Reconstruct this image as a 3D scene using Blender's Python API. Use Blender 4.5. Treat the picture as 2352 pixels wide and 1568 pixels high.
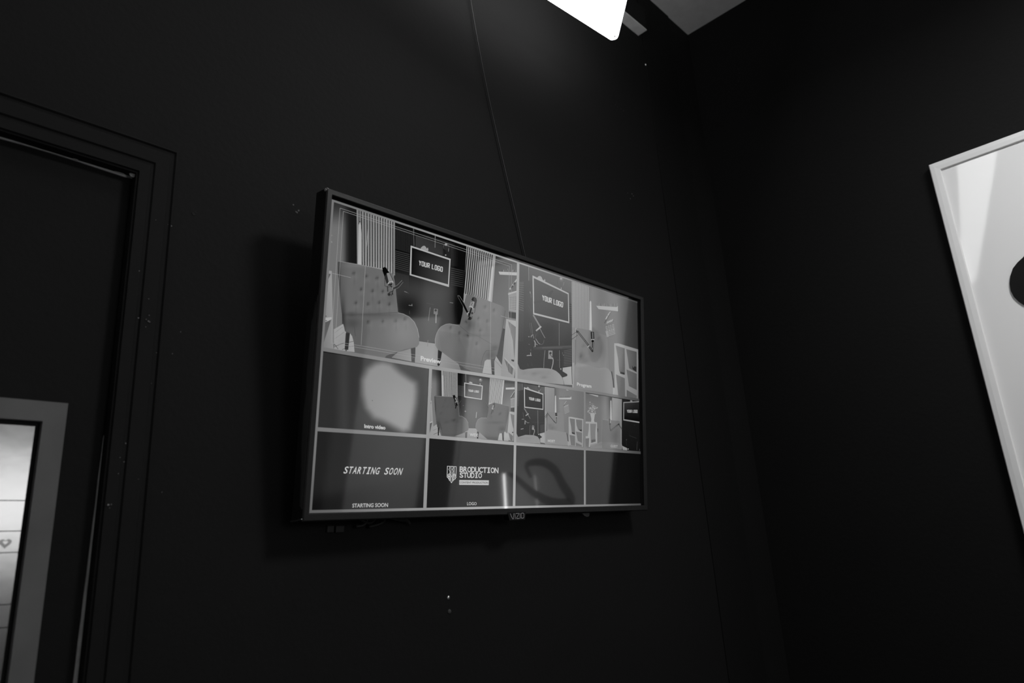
import bpy, bmesh, math, random
import numpy as np
from mathutils import Vector, Matrix
random.seed(7)
for o in list(bpy.data.objects): bpy.data.objects.remove(o)
SC = bpy.context.scene
COL = SC.collection

# ------------------------------------------------------------------ camera
RCAM = np.array([[0.69831508, -0.71332828, -0.05931962],
                 [0.1640499, 0.24016122, -0.95677072],
                 [0.69673789, 0.65839604, 0.28472963]])      # rows: right, down, forward
FPX, W, CAMH = 1604.0, 0.886, 1.47
cam_data = bpy.data.cameras.new('camera'); cam = bpy.data.objects.new('camera', cam_data); COL.objects.link(cam)
cam_data.sensor_width = 36.0; cam_data.lens = FPX / 2352 * 36; cam_data.clip_start = 0.02
cam_data.dof.use_dof = True; cam_data.dof.focus_distance = 1.42; cam_data.dof.aperture_fstop = 4.0
M = Matrix.Identity(4)
for i in range(3):
    M[i][0] = RCAM[0][i]; M[i][1] = -RCAM[1][i]; M[i][2] = -RCAM[2][i]
M[0][3] = M[1][3] = 0; M[2][3] = CAMH
cam.matrix_world = M
SC.camera = cam

# ------------------------------------------------------------------ world, exposure
wd = bpy.data.worlds.new('world'); SC.world = wd; wd.use_nodes = True
wd.node_tree.nodes['Background'].inputs[0].default_value = (.5, .5, .5, 1)
wd.node_tree.nodes['Background'].inputs[1].default_value = 0.02
vs = SC.view_settings
vs.view_transform = 'Standard'; vs.look = 'None'; vs.exposure = 0; vs.gamma = 1; vs.use_curve_mapping = False

# lamp powers (radiance of each luminous surface)
LAMP_VISIBLE = 5.0
LAMP_CEILING = 2.8
LAMP_SOFTBOX = 7.5
LAMP_RIGHT = 40.0

# ------------------------------------------------------------------ geometry of the place
WALL_Y = 1.1535 * W          # television wall
RIGHT_X = 2.474 * W          # wall carrying the whiteboard
CEIL_Z = 2.131 * W + CAMH
LEFT_X, BACK_Y = -1.6, -2.2
TVR = np.array([[0.99990367, -0.00316183, -0.01351466],
                [0.00150118, 0.99263128, -0.12116475],
                [0.01379817, 0.12113279, 0.99254041]])
TVC = np.array([1.12842652, 1.06018369, 0.36680312]) * W + np.array([0, 0, CAMH])
EYE = np.array([0, 0, CAMH])

def ray(px, py):
    return RCAM.T @ np.array([px - 1176, py - 784, FPX])
def on_y(px, py, Y):
    d = ray(px, py); return EYE + d * (Y / d[1])
def on_x(px, py, X):
    d = ray(px, py); return EYE + d * (X / d[0])
def on_tv(px, py):
    d = ray(px, py); n = TVR[:, 1]
    P = EYE + d * (((TVC - EYE) @ n) / (d @ n))
    q = TVR.T @ (P - TVC); return q[0], q[2]

# ------------------------------------------------------------------ materials
def lin(g):
    g = g / 255.0
    return g / 12.92 if g <= .04045 else ((g + .055) / 1.055) ** 2.4
def mat(name, col, rough=.5, spec=.5, metal=0, emit=None, strength=0, noise=0, nscale=20, bump=0, bscale=60, coat=0, ior=0):
    m = bpy.data.materials.new(name); m.use_nodes = True
    nt = m.node_tree; b = nt.nodes['Principled BSDF']
    c = (col, col, col, 1) if not isinstance(col, tuple) else (*col, 1)
    b.inputs['Base Color'].default_value = c
    b.inputs['Roughness'].default_value = rough; b.inputs['Metallic'].default_value = metal
    b.inputs['Specular IOR Level'].default_value = spec
    if ior: b.inputs['IOR'].default_value = ior
    if coat: b.inputs['Coat Weight'].default_value = coat; b.inputs['Coat Roughness'].default_value = .05
    if emit is not None:
        b.inputs['Emission Color'].default_value = (emit, emit, emit, 1); b.inputs['Emission Strength'].default_value = strength
    tc = nt.nodes.new('ShaderNodeTexCoord')
    if noise:
        n = nt.nodes.new('ShaderNodeTexNoise'); n.inputs['Scale'].default_value = nscale; n.inputs['Detail'].default_value = 5
        r = nt.nodes.new('ShaderNodeMapRange')
        r.inputs['From Min'].default_value = .3; r.inputs['From Max'].default_value = .7
        r.inputs['To Min'].default_value = c[0] * (1 - noise); r.inputs['To Max'].default_value = c[0] * (1 + noise)
        nt.links.new(tc.outputs['Object'], n.inputs['Vector']); nt.links.new(n.outputs['Fac'], r.inputs['Value'])
        nt.links.new(r.outputs['Result'], b.inputs['Base Color'])
    if bump:
        n = nt.nodes.new('ShaderNodeTexNoise'); n.inputs['Scale'].default_value = bscale; n.inputs['Detail'].default_value = 4
        bp = nt.nodes.new('ShaderNodeBump'); bp.inputs['Strength'].default_value = bump; bp.inputs['Distance'].default_value = .002
        nt.links.new(tc.outputs['Object'], n.inputs['Vector']); nt.links.new(n.outputs['Fac'], bp.inputs['Height'])
        nt.links.new(bp.outputs['Normal'], b.inputs['Normal'])
    return m
WALLM = mat('black_wall_paint', .0047, .75, .17, noise=.08, nscale=3, bump=.25, bscale=90)
TRIMM = mat('black_trim_paint', .0065, .75, .15, noise=.1, nscale=8, bump=.3, bscale=70)
CEILM = mat('grey_ceiling_tile', .5, .9, .2, noise=.06, nscale=25, bump=.2, bscale=150)
GREYM = mat('bare_grey_board', .55, .8, .3, noise=.1, nscale=30)
BACKM = mat('grey_back_wall', .42, .8, .2, noise=.03, nscale=2)
FLOORM = mat('dark_wood_floor', .10, .5, .4, noise=.3, nscale=6)
PLAIN = mat('light_studio_wall', .85, .8, .2, noise=.03, nscale=2)
CHIPM = mat('chipped_paint', .22, .8, .2, noise=.2, nscale=200)
BARE = mat('bare_door_edge', .32, .8, .2, noise=.2, nscale=40)
BEZEL = mat('black_bezel_plastic', .012, .45, .3, bump=.05, bscale=400)
BACKP = mat('matte_black_plastic', .012, .5, .4)
LOGOM = mat('grey_badge_print', .42, .4, .4)
METAL = mat('zinc_metal', .6, .3, .5, metal=1)
CABLEM = mat('black_rubber', .010, .45, .4)
WFRAME = mat('pale_aluminium', .80, .45, .4, noise=.02, nscale=10)
WBOARD = mat('gloss_white_laminate', .86, .04, 1.0, bump=.02, bscale=2)
INK = mat('black_ink', .008, .12, .5)
GFRAME = mat('grey_wood_frame', .105, .6, .3, noise=.12, nscale=14)
CALM = mat('satin_white_sheet', .05, .19, .95, ior=1.8, bump=.07, bscale=30)
GAPM = mat('shadow_gap_black', .01, .7, .2)
LENS = mat('lamp_lens', .8, .5, .3, emit=1, strength=LAMP_VISIBLE)
LENS2 = mat('ceiling_lamp_lens', .8, .5, .3, emit=1, strength=LAMP_CEILING)
LENS3 = mat('softbox_diffuser', .8, .5, .3, emit=1, strength=LAMP_SOFTBOX)
DIM = mat('dim_lead_plastic', .012, .5, .3)
FADED = mat('faded_plug', .05, .7, .2)
SCREENM = bpy.data.materials.new('lit_screen'); SCREENM.use_nodes = True
_nt = SCREENM.node_tree; _b = _nt.nodes['Principled BSDF']
_a = _nt.nodes.new('ShaderNodeAttribute'); _a.attribute_name = 'Picture'
_b.inputs['Base Color'].default_value = (.004, .004, .004, 1); _b.inputs['Roughness'].default_value = .045
_b.inputs['IOR'].default_value = 1.8
_nt.links.new(_a.outputs['Color'], _b.inputs['Emission Color']); _b.inputs['Emission Strength'].default_value = 1

# ------------------------------------------------------------------ mesh helpers
def link(name, bm, m, parent=None, smooth=False):
    bmesh.ops.recalc_face_normals(bm, faces=bm.faces)
    me = bpy.data.meshes.new(name); bm.to_mesh(me); bm.free()
    if m: me.materials.append(m)
    if smooth:
        for p in me.polygons: p.use_smooth = True
    o = bpy.data.objects.new(name, me); COL.objects.link(o)
    if parent: o.parent = parent
    return o
def box(bm, x0, x1, y0, y1, z0, z1, bev=0):
    g = bmesh.ops.create_cube(bm, size=1)
    for v in g['verts']:
        v.co = Vector(((x0 + x1) / 2 + v.co.x * (x1 - x0), (y0 + y1) / 2 + v.co.y * (y1 - y0), (z0 + z1) / 2 + v.co.z * (z1 - z0)))
    if bev:
        es = list({e for v in g['verts'] for e in v.link_edges})
        bmesh.ops.bevel(bm, geom=es, offset=bev, segments=2, profile=.5, affect='EDGES')
def boxo(name, dims, m, parent=None, bev=0):
    bm = bmesh.new(); box(bm, *dims, bev=bev); return link(name, bm, m, parent)
def prism(bm, pts, fn, d0, d1):
    """outline pts (a,b) extruded from depth d0 to d1; fn(a,b,d)->xyz"""
    a = [bm.verts.new(fn(p[0], p[1], d0)) for p in pts]; b = [bm.verts.new(fn(p[0], p[1], d1)) for p in pts]
    n = len(pts); bm.faces.new(a); bm.faces.new(b[::-1])
    for i in range(n): bm.faces.new((a[i], b[i], b[(i + 1) % n], a[(i + 1) % n]))
def tube(bm, pts, r, seg=8):
    pts = [Vector(p) for p in pts]; rings = []
    for i, p in enumerate(pts):
        t = (pts[min(i + 1, len(pts) - 1)] - pts[max(i - 1, 0)]).normalized()
        u = t.orthogonal().normalized() if i == 0 else (u - t * u.dot(t)).normalized()
        v = t.cross(u)
        rings.append([bm.verts.new(p + (u * math.cos(k * 2 * math.pi / seg) + v * math.sin(k * 2 * math.pi / seg)) * r) for k in range(seg)])
    for a, b in zip(rings, rings[1:]):
        for k in range(seg): bm.faces.new((a[k], a[(k + 1) % seg], b[(k + 1) % seg], b[k]))
    bm.faces.new(rings[0][::-1]); bm.faces.new(rings[-1])
def smooth_path(pts, n=8):
    P = [Vector(p) for p in pts]; P = [P[0] * 2 - P[1]] + P + [P[-1] * 2 - P[-2]]; out = []
    for i in range(1, len(P) - 2):
        for k in range(n):
            t = k / n
            out.append(.5 * ((2 * P[i]) + (-P[i - 1] + P[i + 1]) * t + (2 * P[i - 1] - 5 * P[i] + 4 * P[i + 1] - P[i + 2]) * t * t + (-P[i - 1] + 3 * P[i] - 3 * P[i + 1] + P[i + 2]) * t ** 3))
    out.append(P[-2]); return out
def dome(bm, c, r, h, axis, seg=16, rings=5, cross=False):
    """low dome at c, rising along unit vector axis"""
    ax = Vector(axis); u = ax.orthogonal().normalized(); v = ax.cross(u); c = Vector(c); prev = None
    first = None
    for i in range(rings):
        a = i / rings * math.pi / 2
        rr, hh = r * math.cos(a), h * math.sin(a)
        ring = [bm.verts.new(c + ax * hh + (u * math.cos(k * 2 * math.pi / seg) + v * math.sin(k * 2 * math.pi / seg)) * rr) for k in range(seg)]
        if prev:
            for k in range(seg): bm.faces.new((prev[k], prev[(k + 1) % seg], ring[(k + 1) % seg], ring[k]))
        else: first = ring
        prev = ring
    t = bm.verts.new(c + ax * h)
    for k in range(seg): bm.faces.new((prev[k], prev[(k + 1) % seg], t))
    bm.faces.new(first[::-1])
def empty(name, loc, label, cat, group=None):
    o = bpy.data.objects.new(name, None); COL.objects.link(o); o.location = loc; o.empty_display_size = .05
    tag(o, label, cat, group); return o
def tag(o, label, cat, group=None):
    o['label'] = label; o['category'] = cat
    if group: o['group'] = group
    return o
def structure(o):
    o['kind'] = 'structure'; return o
def local(o):
    """bring a child built in world coordinates under its parent"""
    o.matrix_parent_inverse = Matrix.Translation(o.parent.location).inverted(); return o

# ------------------------------------------------------------------ room shell
DOORY = WALL_Y + .018
DX1 = on_y(309, 405, DOORY)[0]; DZ = on_y(306, 404, DOORY)[2]; DX0 = DX1 - .82
bm = bmesh.new()
box(bm, LEFT_X - .1, DX0, WALL_Y, WALL_Y + .12, 0, CEIL_Z)
box(bm, DX0, DX1, WALL_Y, WALL_Y + .12, DZ, CEIL_Z)
box(bm, DX1, RIGHT_X + .1, WALL_Y, WALL_Y + .12, 0, CEIL_Z)
structure(link('wall_front', bm, WALLM))
structure(boxo('wall_right', (RIGHT_X, RIGHT_X + .1, BACK_Y - .1, WALL_Y + .0, 0, CEIL_Z), WALLM))
structure(boxo('wall_left', (LEFT_X - .1, LEFT_X, BACK_Y - .1, WALL_Y, 0, CEIL_Z), PLAIN))
structure(boxo('wall_back', (LEFT_X, RIGHT_X, BACK_Y - .1, BACK_Y, 0, CEIL_Z), BACKM))
structure(boxo('floor', (LEFT_X - .1, RIGHT_X + .1, BACK_Y - .1, WALL_Y + .12, -.1, 0), FLOORM))
structure(boxo('ceiling', (LEFT_X - .1, RIGHT_X + .1, BACK_Y - .1, WALL_Y + .12, CEIL_Z, CEIL_Z + .1), CEILM))

# boxed corner: a flat black plank up the front wall beside the corner
xa, xb = on_y(1557, 700, WALL_Y)[0], on_y(1632, 700, WALL_Y)[0]
t1 = structure(boxo('trim_1', (xa, xb, WALL_Y - .003, WALL_Y, 0, CEIL_Z), mat('black_plank_paint', .0036, .75, .16, bump=.2), bev=.0006))
# beam under the ceiling whose underside stayed grey
zl = CAMH + 1.881 * W
ybm = 1.112 * W
xr = 2.04 * W
b1 = structure(boxo('trim_2', (LEFT_X, xr, ybm, WALL_Y, zl + .004, zl + .09), TRIMM))
o = boxo('bare_underside', (LEFT_X + .01, xr, ybm + .001, WALL_Y - .001, zl, zl + .004), GREYM, b1); o['label'] = 'bare grey underside'

# ------------------------------------------------------------------ door and casing
CX = on_y(408, 348, WALL_Y)[0]; CZ = on_y(408, 348, WALL_Y)[2]
cw = CX - DX1
def casing_profile(off):
    # (distance from opening, height off the wall)
    return [(0, 0), (0, .010), (.014, .010), (.016, .006), (.019, .006), (.021, .014), (.040, .014), (.043, .009), (.047, .009), (.050, .018), (cw - .003, .018), (cw, .012), (cw, 0)]
bm = bmesh.new(); prof = casing_profile(0)
path = [(DX0, 0, -1), (DX0, DZ, -1), (DX1, DZ, 1), (DX1, 0, 1)]
rows = []
for i, (x, z, s) in enumerate(path):
    row = []
    for d, h in prof:
        row.append(bm.verts.new((x + s * d, WALL_Y - h * .32, z + (d if i in (1, 2) else 0))))
    rows.append(row)
for a, b in zip(rows, rows[1:]):
    for k in range(len(prof) - 1): bm.faces.new((a[k], a[k + 1], b[k + 1], b[k]))
casing = structure(link('trim_3', bm, TRIMM))
# jamb lining
bm = bmesh.new()
box(bm, DX1 - .003, DX1, WALL_Y, WALL_Y + .12, 0, DZ)
box(bm, DX0, DX0 + .003, WALL_Y, WALL_Y + .12, 0, DZ)
box(bm, DX0 + .003, DX1 - .003, WALL_Y, WALL_Y + .12, DZ - .003, DZ)
structure(link('trim_4', bm, TRIMM))
door = structure(boxo('door_1', (DX0 + .006, DX1 - .004, DOORY, DOORY + .04, .008, DZ - .004), WALLM))
# bare slivers where the leaf edge shows: right side and head
bm = bmesh.new()
def strip(pts_px, Y, t=.0015):
    P = [on_y(px, py, Y) for px, py in pts_px]
    prism(bm, [(p[0], p[2]) for p in P], lambda a, b, d: (a, d, b), Y, Y + t)
XE = DX1 - .0042
zt = on_y(243, 1000, DOORY)[2]; edge = [(XE, zt)] + [(XE, zt - .005 - k * .028) for k in range(26)]
inner = [(XE - min(.0095, .0004 + .00042 * k + random.uniform(-.0004, .0004)), zt - .005 - k * .028) for k in range(26)][::-1]
prism(bm, edge + inner, lambda a, b, d: (a, d, b), DOORY - .002, DOORY)
strip([(0, 313), (60, 330), (120, 347), (180, 364), (240, 383), (300, 403), (304, 410), (285, 406), (240, 391), (180, 371), (120, 352), (60, 334), (0, 318), (-60, 300), (-60, 296)], DOORY - .002)
o = link('bare_edge', bm, BARE, door); o['label'] = 'unpainted pale edge of the door leaf'
bm = bmesh.new()
strip([(262, 389), (276, 391), (290, 397), (284, 400), (264, 393)], DOORY - .004)
strip([(297, 398), (306, 394.5), (314, 398), (313, 405), (305, 407), (300, 404)], WALL_Y + .006)
strip([(163, 348.5), (175, 352), (190, 356), (212, 364), (208, 365), (190, 359), (172, 353)], DOORY - .004, .001)
strip([(168, 364), (175, 362), (182, 366), (176, 368)], DOORY - .004, .001)
strip([(286, 386), (297, 391), (304, 394), (300, 396), (290, 390)], DOORY - .0045, .001)
o = link('paint_chip', bm, CHIPM, door); o['label'] = 'pale chipped paint at the head of the door'
# handle (below the frame of the photo, on the leaf)
# paint chips on casing
bm = bmesh.new()
for px, py, s in [(320, 622, 1.6), (318, 730, 1.6), (342, 686, 1.0), (343, 724, 1.2), (336, 733, 1.2), (341, 737, 2.0), (344, 739, 1.2), (335, 750, 1.3), (394, 519, 1.6), (386, 515, .8), (358, 505, .8), (360, 810, 1), (396, 812, 1), (289, 1018, 1.2), (276, 1050, 1.0), (285, 1060, 1.2), (272, 1087, 1.2), (249, 1159, 2.2), (256, 1158, 1.2), (252, 1166, 1.0), (415, 762, 1.5), (372, 1130, 1.0), (318, 1100, .8), (348, 880, .8)]:
    c = on_y(px, py, WALL_Y - .006); r = s * .0006
    n = 7; prism(bm, [(c[0] + math.cos(k * 6.283 / n) * r * random.uniform(.5, 1.3), c[2] + math.sin(k * 6.283 / n) * r * random.uniform(.5, 1.3)) for k in range(n)],
                 lambda a, b, d: (a, d, b), WALL_Y - .0062, WALL_Y - .0056)
o = link('paint_chip', bm, CHIPM, casing); o['label'] = 'pale paint chips on the casing'

# ------------------------------------------------------------------ framed planner on the door
FY = DOORY - .018
tr = on_y(157, 926, FY); inn = on_y(97.5, 966, FY)
fx1, fz1 = tr[0], tr[2]; fw = .5 * ((tr[0] - inn[0]) + (tr[2] - inn[2])); fx0, fz0 = fx1 - .62, fz1 - .84
planner = empty('wall_planner', ((fx0 + fx1) / 2, DOORY, fz0), 'grey wooden frame around a ruled white planner board, hung on the black door', 'planner')
def frame_ring(name, x0, x1, z0, z1, w, y0, y1, m, parent, bev=.0015):
    # four mitred rails facing -y
    bm = bmesh.new()
    O = [(x0, z0), (x1, z0), (x1, z1), (x0, z1)]; I = [(x0 + w, z0 + w), (x1 - w, z0 + w), (x1 - w, z1 - w), (x0 + w, z1 - w)]
    for k in range(4):
        q = [O[k], O[(k + 1) % 4], I[(k + 1) % 4], I[k]]
        prism(bm, q, lambda a, b, d: (a, d, b), y0, y1)
    return local(link(name, bm, m, parent))
fr = frame_ring('frame', fx0, fx1, fz0, fz1, fw, FY, DOORY, GFRAME, planner)
frame_ring('inner_gap', fx0 + fw, fx1 - fw, fz0 + fw, fz1 - fw, .0055, DOORY - .006, DOORY, GAPM, planner)
sy = DOORY - .0085
sx0, sx1, sz0, sz1 = fx0 + fw + .0055, fx1 - fw - .0055, fz0 + fw + .0055, fz1 - fw - .0055
bm = bmesh.new(); box(bm, sx0, sx1, sy, DOORY, sz0, sz1)
local(link('planner_sheet', bm, CALM, planner))
bm = bmesh.new()
for px, py in [(40, 1149), (40, 1219), (35, 1268), (25, 1387), (20, 1440), (10, 1562)]:
    z = on_y(px, py, sy)[2]; box(bm, sx0, sx1, sy - .0004, sy, z - .0005, z + .0005)
o = local(link('ruled_line', bm, GAPM, planner)); o['kind'] = 'stuff'
hc = on_y(12, 1247, sy)
def heart(bm, c, s, Y):
    P = []
    for k in range(28):
        t = k / 28 * 2 * math.pi
        P.append((16 * math.sin(t) ** 3 / 16, (13 * math.cos(t) - 5 * math.cos(2 * t) - 2 * math.cos(3 * t) - math.cos(4 * t)) / 16))
    n = len(P)
    a = [bm.verts.new((c[0] + x * s, Y, c[2] + y * s)) for x, y in P]
    b = [bm.verts.new((c[0] + x * s * .42, Y, c[2] + (y + .25) * s * .42)) for x, y in P]
    for k in range(n):
        if k in (0, 27): continue
        bm.faces.new((a[k], a[(k + 1) % n], b[(k + 1) % n], b[k]))
bm = bmesh.new(); heart(bm, hc, .0062, sy - .0005); o = local(link('heart_drawing', bm, INK, planner)); o['label'] = 'small hand-drawn dark heart'

# ------------------------------------------------------------------ whiteboard on the right wall
BX = RIGHT_X - .022
c0 = on_x(2132.3, 379, BX); c1 = on_x(2161, 390.5, BX)
by1, bz1 = c0[1], c0[2]; bw = .5 * (abs(c0[1] - c1[1]) + (c0[2] - c1[2])); by0, bz0 = by1 - .90, bz1 - 1.42
board = empty('whiteboard', (RIGHT_X, (by0 + by1) / 2, bz0), 'large glossy whiteboard in a pale frame on the black right-hand wall', 'whiteboard')
bm = bmesh.new()
O = [(by0, bz0), (by1, bz0), (by1, bz1), (by0, bz1)]
def ins(w): return [(by0 + w, bz0 + w), (by1 - w, bz0 + w), (by1 - w, bz1 - w), (by0 + w, bz1 - w)]
rings = [(ins(0), RIGHT_X), (ins(0), BX + .002), (ins(.002), BX), (ins(bw * .45), BX - .0008), (ins(bw * .90), BX), (ins(bw * .96), BX + .002), (ins(bw * .96), BX + .010)]
VR = [[bm.verts.new((x, a, b)) for a, b in pts] for pts, x in rings]
for A, B in zip(VR, VR[1:]):
    for k in range(4): bm.faces.new((A[k], A[(k + 1) % 4], B[(k + 1) % 4], B[k]))
local(link('frame', bm, WFRAME, board))
bm = bmesh.new()
N = 24; PX = BX + .006; I = ins(bw - .001); y0, z0 = I[0]; y1, z1 = I[2]
gv = [[bm.verts.new((PX, y0 + (y1 - y0) * i / N, z0 + (z1 - z0) * j / N)) for j in range(N + 1)] for i in range(N + 1)]
for i in range(N):
    for j in range(N): bm.faces.new((gv[i][j], gv[i + 1][j], gv[i + 1][j + 1], gv[i][j + 1]))
panel = local(link('writing_panel', bm, WBOARD, board, True))
# black emblem shapes on the board: a rounded blob at the picture's edge and a lower curl
def onb(px, py): p = on_x(px, py, PX); return (p[1], p[2])
bm = bmesh.new()
blob = [onb(*q) for q in [(2362, 578), (2350, 592), (2338, 603), (2327, 617), (2321, 635), (2319.5, 652), (2322, 668), (2329, 682), (2340, 693), (2352, 701), (2366, 704), (2382, 694), (2392, 668), (2390, 620), (2378, 588)]]
prism(bm, blob, lambda a, b, d: (d, a, b), PX - .004, PX)
o = local(link('black_emblem', bm, INK, board)); o['label'] = 'rounded black shape on the whiteboard'
bm = bmesh.new()
mid = [(-.20, 1.50), (-.15, 1.49), (-.03, 1.44), (.08, 1.42), (.165, 1.44), (.11, 1.50), (.06, 1.55), (-.01, 1.57), (-.09, 1.55), (-.06, 1.50)]
pth = smooth_path([(PX, a, b) for a, b in mid]); n = len(pth)
L_, R_ = [], []
for i, p in enumerate(pth):
    t = (pth[min(i + 1, n - 1)] - pth[max(i - 1, 0)]).normalized(); w = .007 + .013 * math.sin(math.pi * i / (n - 1))
    nn = Vector((0, -t.z, t.y)); L_.append(bm.verts.new(p + nn * w - Vector((.001, 0, 0)))); R_.append(bm.verts.new(p - nn * w - Vector((.001, 0, 0))))
for i in range(n - 1): bm.faces.new((L_[i], L_[i + 1], R_[i + 1], R_[i]))
o = local(link('black_emblem', bm, mat('grey_marker', .25, .4, .4), board)); o['label'] = 'curling black shape lower on the whiteboard'

# ------------------------------------------------------------------ light panel at the top of the picture
LY = .86
def hz(px, py, Z):
    d = ray(px, py); return EYE + d * ((Z - EYE[2]) / d[2])
cor = on_y(1417, 96, LY)                       # lower corner of the panel
a1 = hz(1268, 1, cor[2])
e1 = Vector(a1 - cor).normalized()             # along the long edge, leftwards
n1 = Vector((e1.y, -e1.x, 0)).normalized()
if n1.y > 0: n1 = -n1
def proj(P):
    c = RCAM @ (np.array(P) - EYE); return FPX * c[0] / c[2] + 1176, FPX * c[1] / c[2] + 784
best = None
for i in range(1, 1800):
    th = math.radians(i * .1 - 45)
    e2 = n1 * math.cos(th) + Vector((0, 0, 1)) * math.sin(th)
    a = np.array(cor) + np.array(e2) * .02; b = np.array(cor) + np.array(e2) * .25
    pa, pb = proj(a), proj(b)
    ang = math.atan2(pb[1] - pa[1], pb[0] - pa[0]); want = math.atan2(-88, 21)
    d = abs(ang - want)
    if best is None or d < best[0]: best = (d, th, e2)
e2 = best[2]; nn = e1.cross(e2).normalized()
if nn.z > 0: nn = -nn                           # glowing side faces down
lamp = empty('hanging_lamp', Vector(cor), 'glowing white panel light hanging close to the black front wall', 'lamp')
LW, LH, LR = .60, .30, .018
def rr(w, h, r, inset=0):
    P = []
    for cx, cy, a0 in [(r, r, 180), (w - r, r, 270), (w - r, h - r, 0), (r, h - r, 90)]:
        for q in range(7):
            a = math.radians(a0 + q * 15); P.append((cx + (r - inset) * math.cos(a), cy + (r - inset) * math.sin(a)))
    return P
C0 = Vector(cor)
bm = bmesh.new(); prism(bm, rr(LW, LH, LR), lambda a, b, d: C0 + e1 * a + e2 * b + nn * d, 0, -.010)
local(link('diffuser', bm, LENS, lamp))
bm = bmesh.new(); prism(bm, [(.03, .14), (LW - .03, .14), (LW - .03, .18), (.03, .18)], lambda a, b, d: C0 + e1 * a + e2 * b + nn * d, -.010, -.022)
local(link('housing', bm, BACKP, lamp))
bm = bmesh.new(); c = C0 + e1 * .012 + e2 * .010; dome(bm, c + nn * 0, .003, .0012, nn)
local(link('screw', bm, METAL, lamp))
for a, b in ((.1, .16), (.5, .16)):
    p = C0 + e1 * a + e2 * b - nn * .022
    bm = bmesh.new(); tube(bm, [p, (p.x, p.y, CEIL_Z)], .0015); local(link('hanging_wire', bm, METAL, lamp))

# long ceiling light over the door side, reflected in the whiteboard
cl = empty('ceiling_light', (0, .5, 3.02), 'long bright tube light hung from the ceiling above the camera', 'lamp')
pa, pb = Vector((1.05, .335, 3.0)), Vector((-1.0, .80, 3.0)); t = (pb - pa).normalized(); s = Vector((-t.y, t.x, 0))
bm = bmesh.new()
q = [pa + s * .075, pb + s * .035, pb - s * .035, pa - s * .075]
A = [bm.verts.new(v) for v in q]; B = [bm.verts.new(v + Vector((0, 0, .03))) for v in q]
bm.faces.new(A); bm.faces.new(B[::-1])
for i in range(4): bm.faces.new((A[i], B[i], B[(i + 1) % 4], A[(i + 1) % 4]))
local(link('lens', bm, LENS2, cl))
for f_ in (.15, .85):
    bm = bmesh.new()
    p = pa.lerp(pb, f_) + Vector((0, 0, .03)); tube(bm, [p, (p.x, p.y, CEIL_Z)], .004)
    local(link('hanging_rod', bm, METAL, cl))
# second ceiling panel close to the right wall, beyond the picture's right edge
cp = empty('ceiling_lamp', (1.38, -.5, 2.95), 'square bright panel light hung from the ceiling above the whiteboard', 'lamp')
local(boxo('lens', (1.20, 1.56, -.72, -.28, 2.95, 2.965), mat('panel_lens', .8, .5, .3, emit=1, strength=LAMP_RIGHT), cp))
local(boxo('housing', (1.20, 1.56, -.72, -.28, 2.965, 2.99), BACKP, cp))
for x in (1.28, 1.48): local(boxo('hanging_rod', (x, x + .008, -.5, -.492, 2.99, CEIL_Z), METAL, cp))

# softbox at the back of the room
sb = empty('softbox', (.8, BACK_Y + .3, 0), 'tall rectangular softbox on a stand behind the camera', 'lamp')
bm = bmesh.new(); box(bm, .45, 1.12, BACK_Y + .30, BACK_Y + .31, 1.60, 2.02); local(link('diffuser', bm, LENS3, sb))
bm = bmesh.new(); box(bm, .43, 1.14, BACK_Y + .15, BACK_Y + .30, 1.58, 2.04); local(link('softbox_shell', bm, BACKP, sb))
bm = bmesh.new(); tube(bm, [(.8, BACK_Y + .22, 0), (.8, BACK_Y + .22, 1.58)], .015); local(link('stand', bm, BACKP, sb))
# second white panel further back on the right wall (seen only in the television's glass)
o = boxo('white_board', (RIGHT_X - .013, RIGHT_X - .001, -1.42, -.80, .95, 2.2), PLAIN); tag(o, 'plain white panel on the right wall behind the camera', 'panel')
# bright tube standing in front of the right wall, mirrored as a streak in the television
tl = empty('light_tube', (2.08, -.125, 0), 'slim upright light tube on a foot beside the whiteboard', 'lamp')
LENST = mat('tube_lens', .8, .5, .3, emit=1, strength=13)
bm = bmesh.new(); tube(bm, [(2.08, -.070, 1.28), (2.08, -.125, 1.505)], .0035, 12); local(link('tube', bm, LENST, tl))
bm = bmesh.new(); tube(bm, [(2.08, -.070, .02), (2.08, -.070, 1.28)], .006); box(bm, 1.98, 2.16, -.22, -.03, 0, .02); local(link('foot', bm, BACKP, tl))

# ------------------------------------------------------------------ television
TVM = Matrix.Identity(4)
for i in range(3):
    for j in range(3): TVM[i][j] = TVR[i][j]
    TVM[i][3] = TVC[i]
tv = bpy.data.objects.new('television', None); COL.objects.link(tv); tv.matrix_world = TVM
tag(tv, 'black flat television tilted down on its wall mount, showing a multi-camera studio grid', 'television')
def U(u): return (u - .5) * W
def V(v): return (.5 - v) * W * 9 / 16
ox0, ox1, oz0, oz1 = U(-.0135), U(1.0195), V(1.0277), V(-.0325)
ix0, ix1, iz0, iz1 = U(-.0015), U(1.0035), V(1.0035), V(-.0130)
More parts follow.
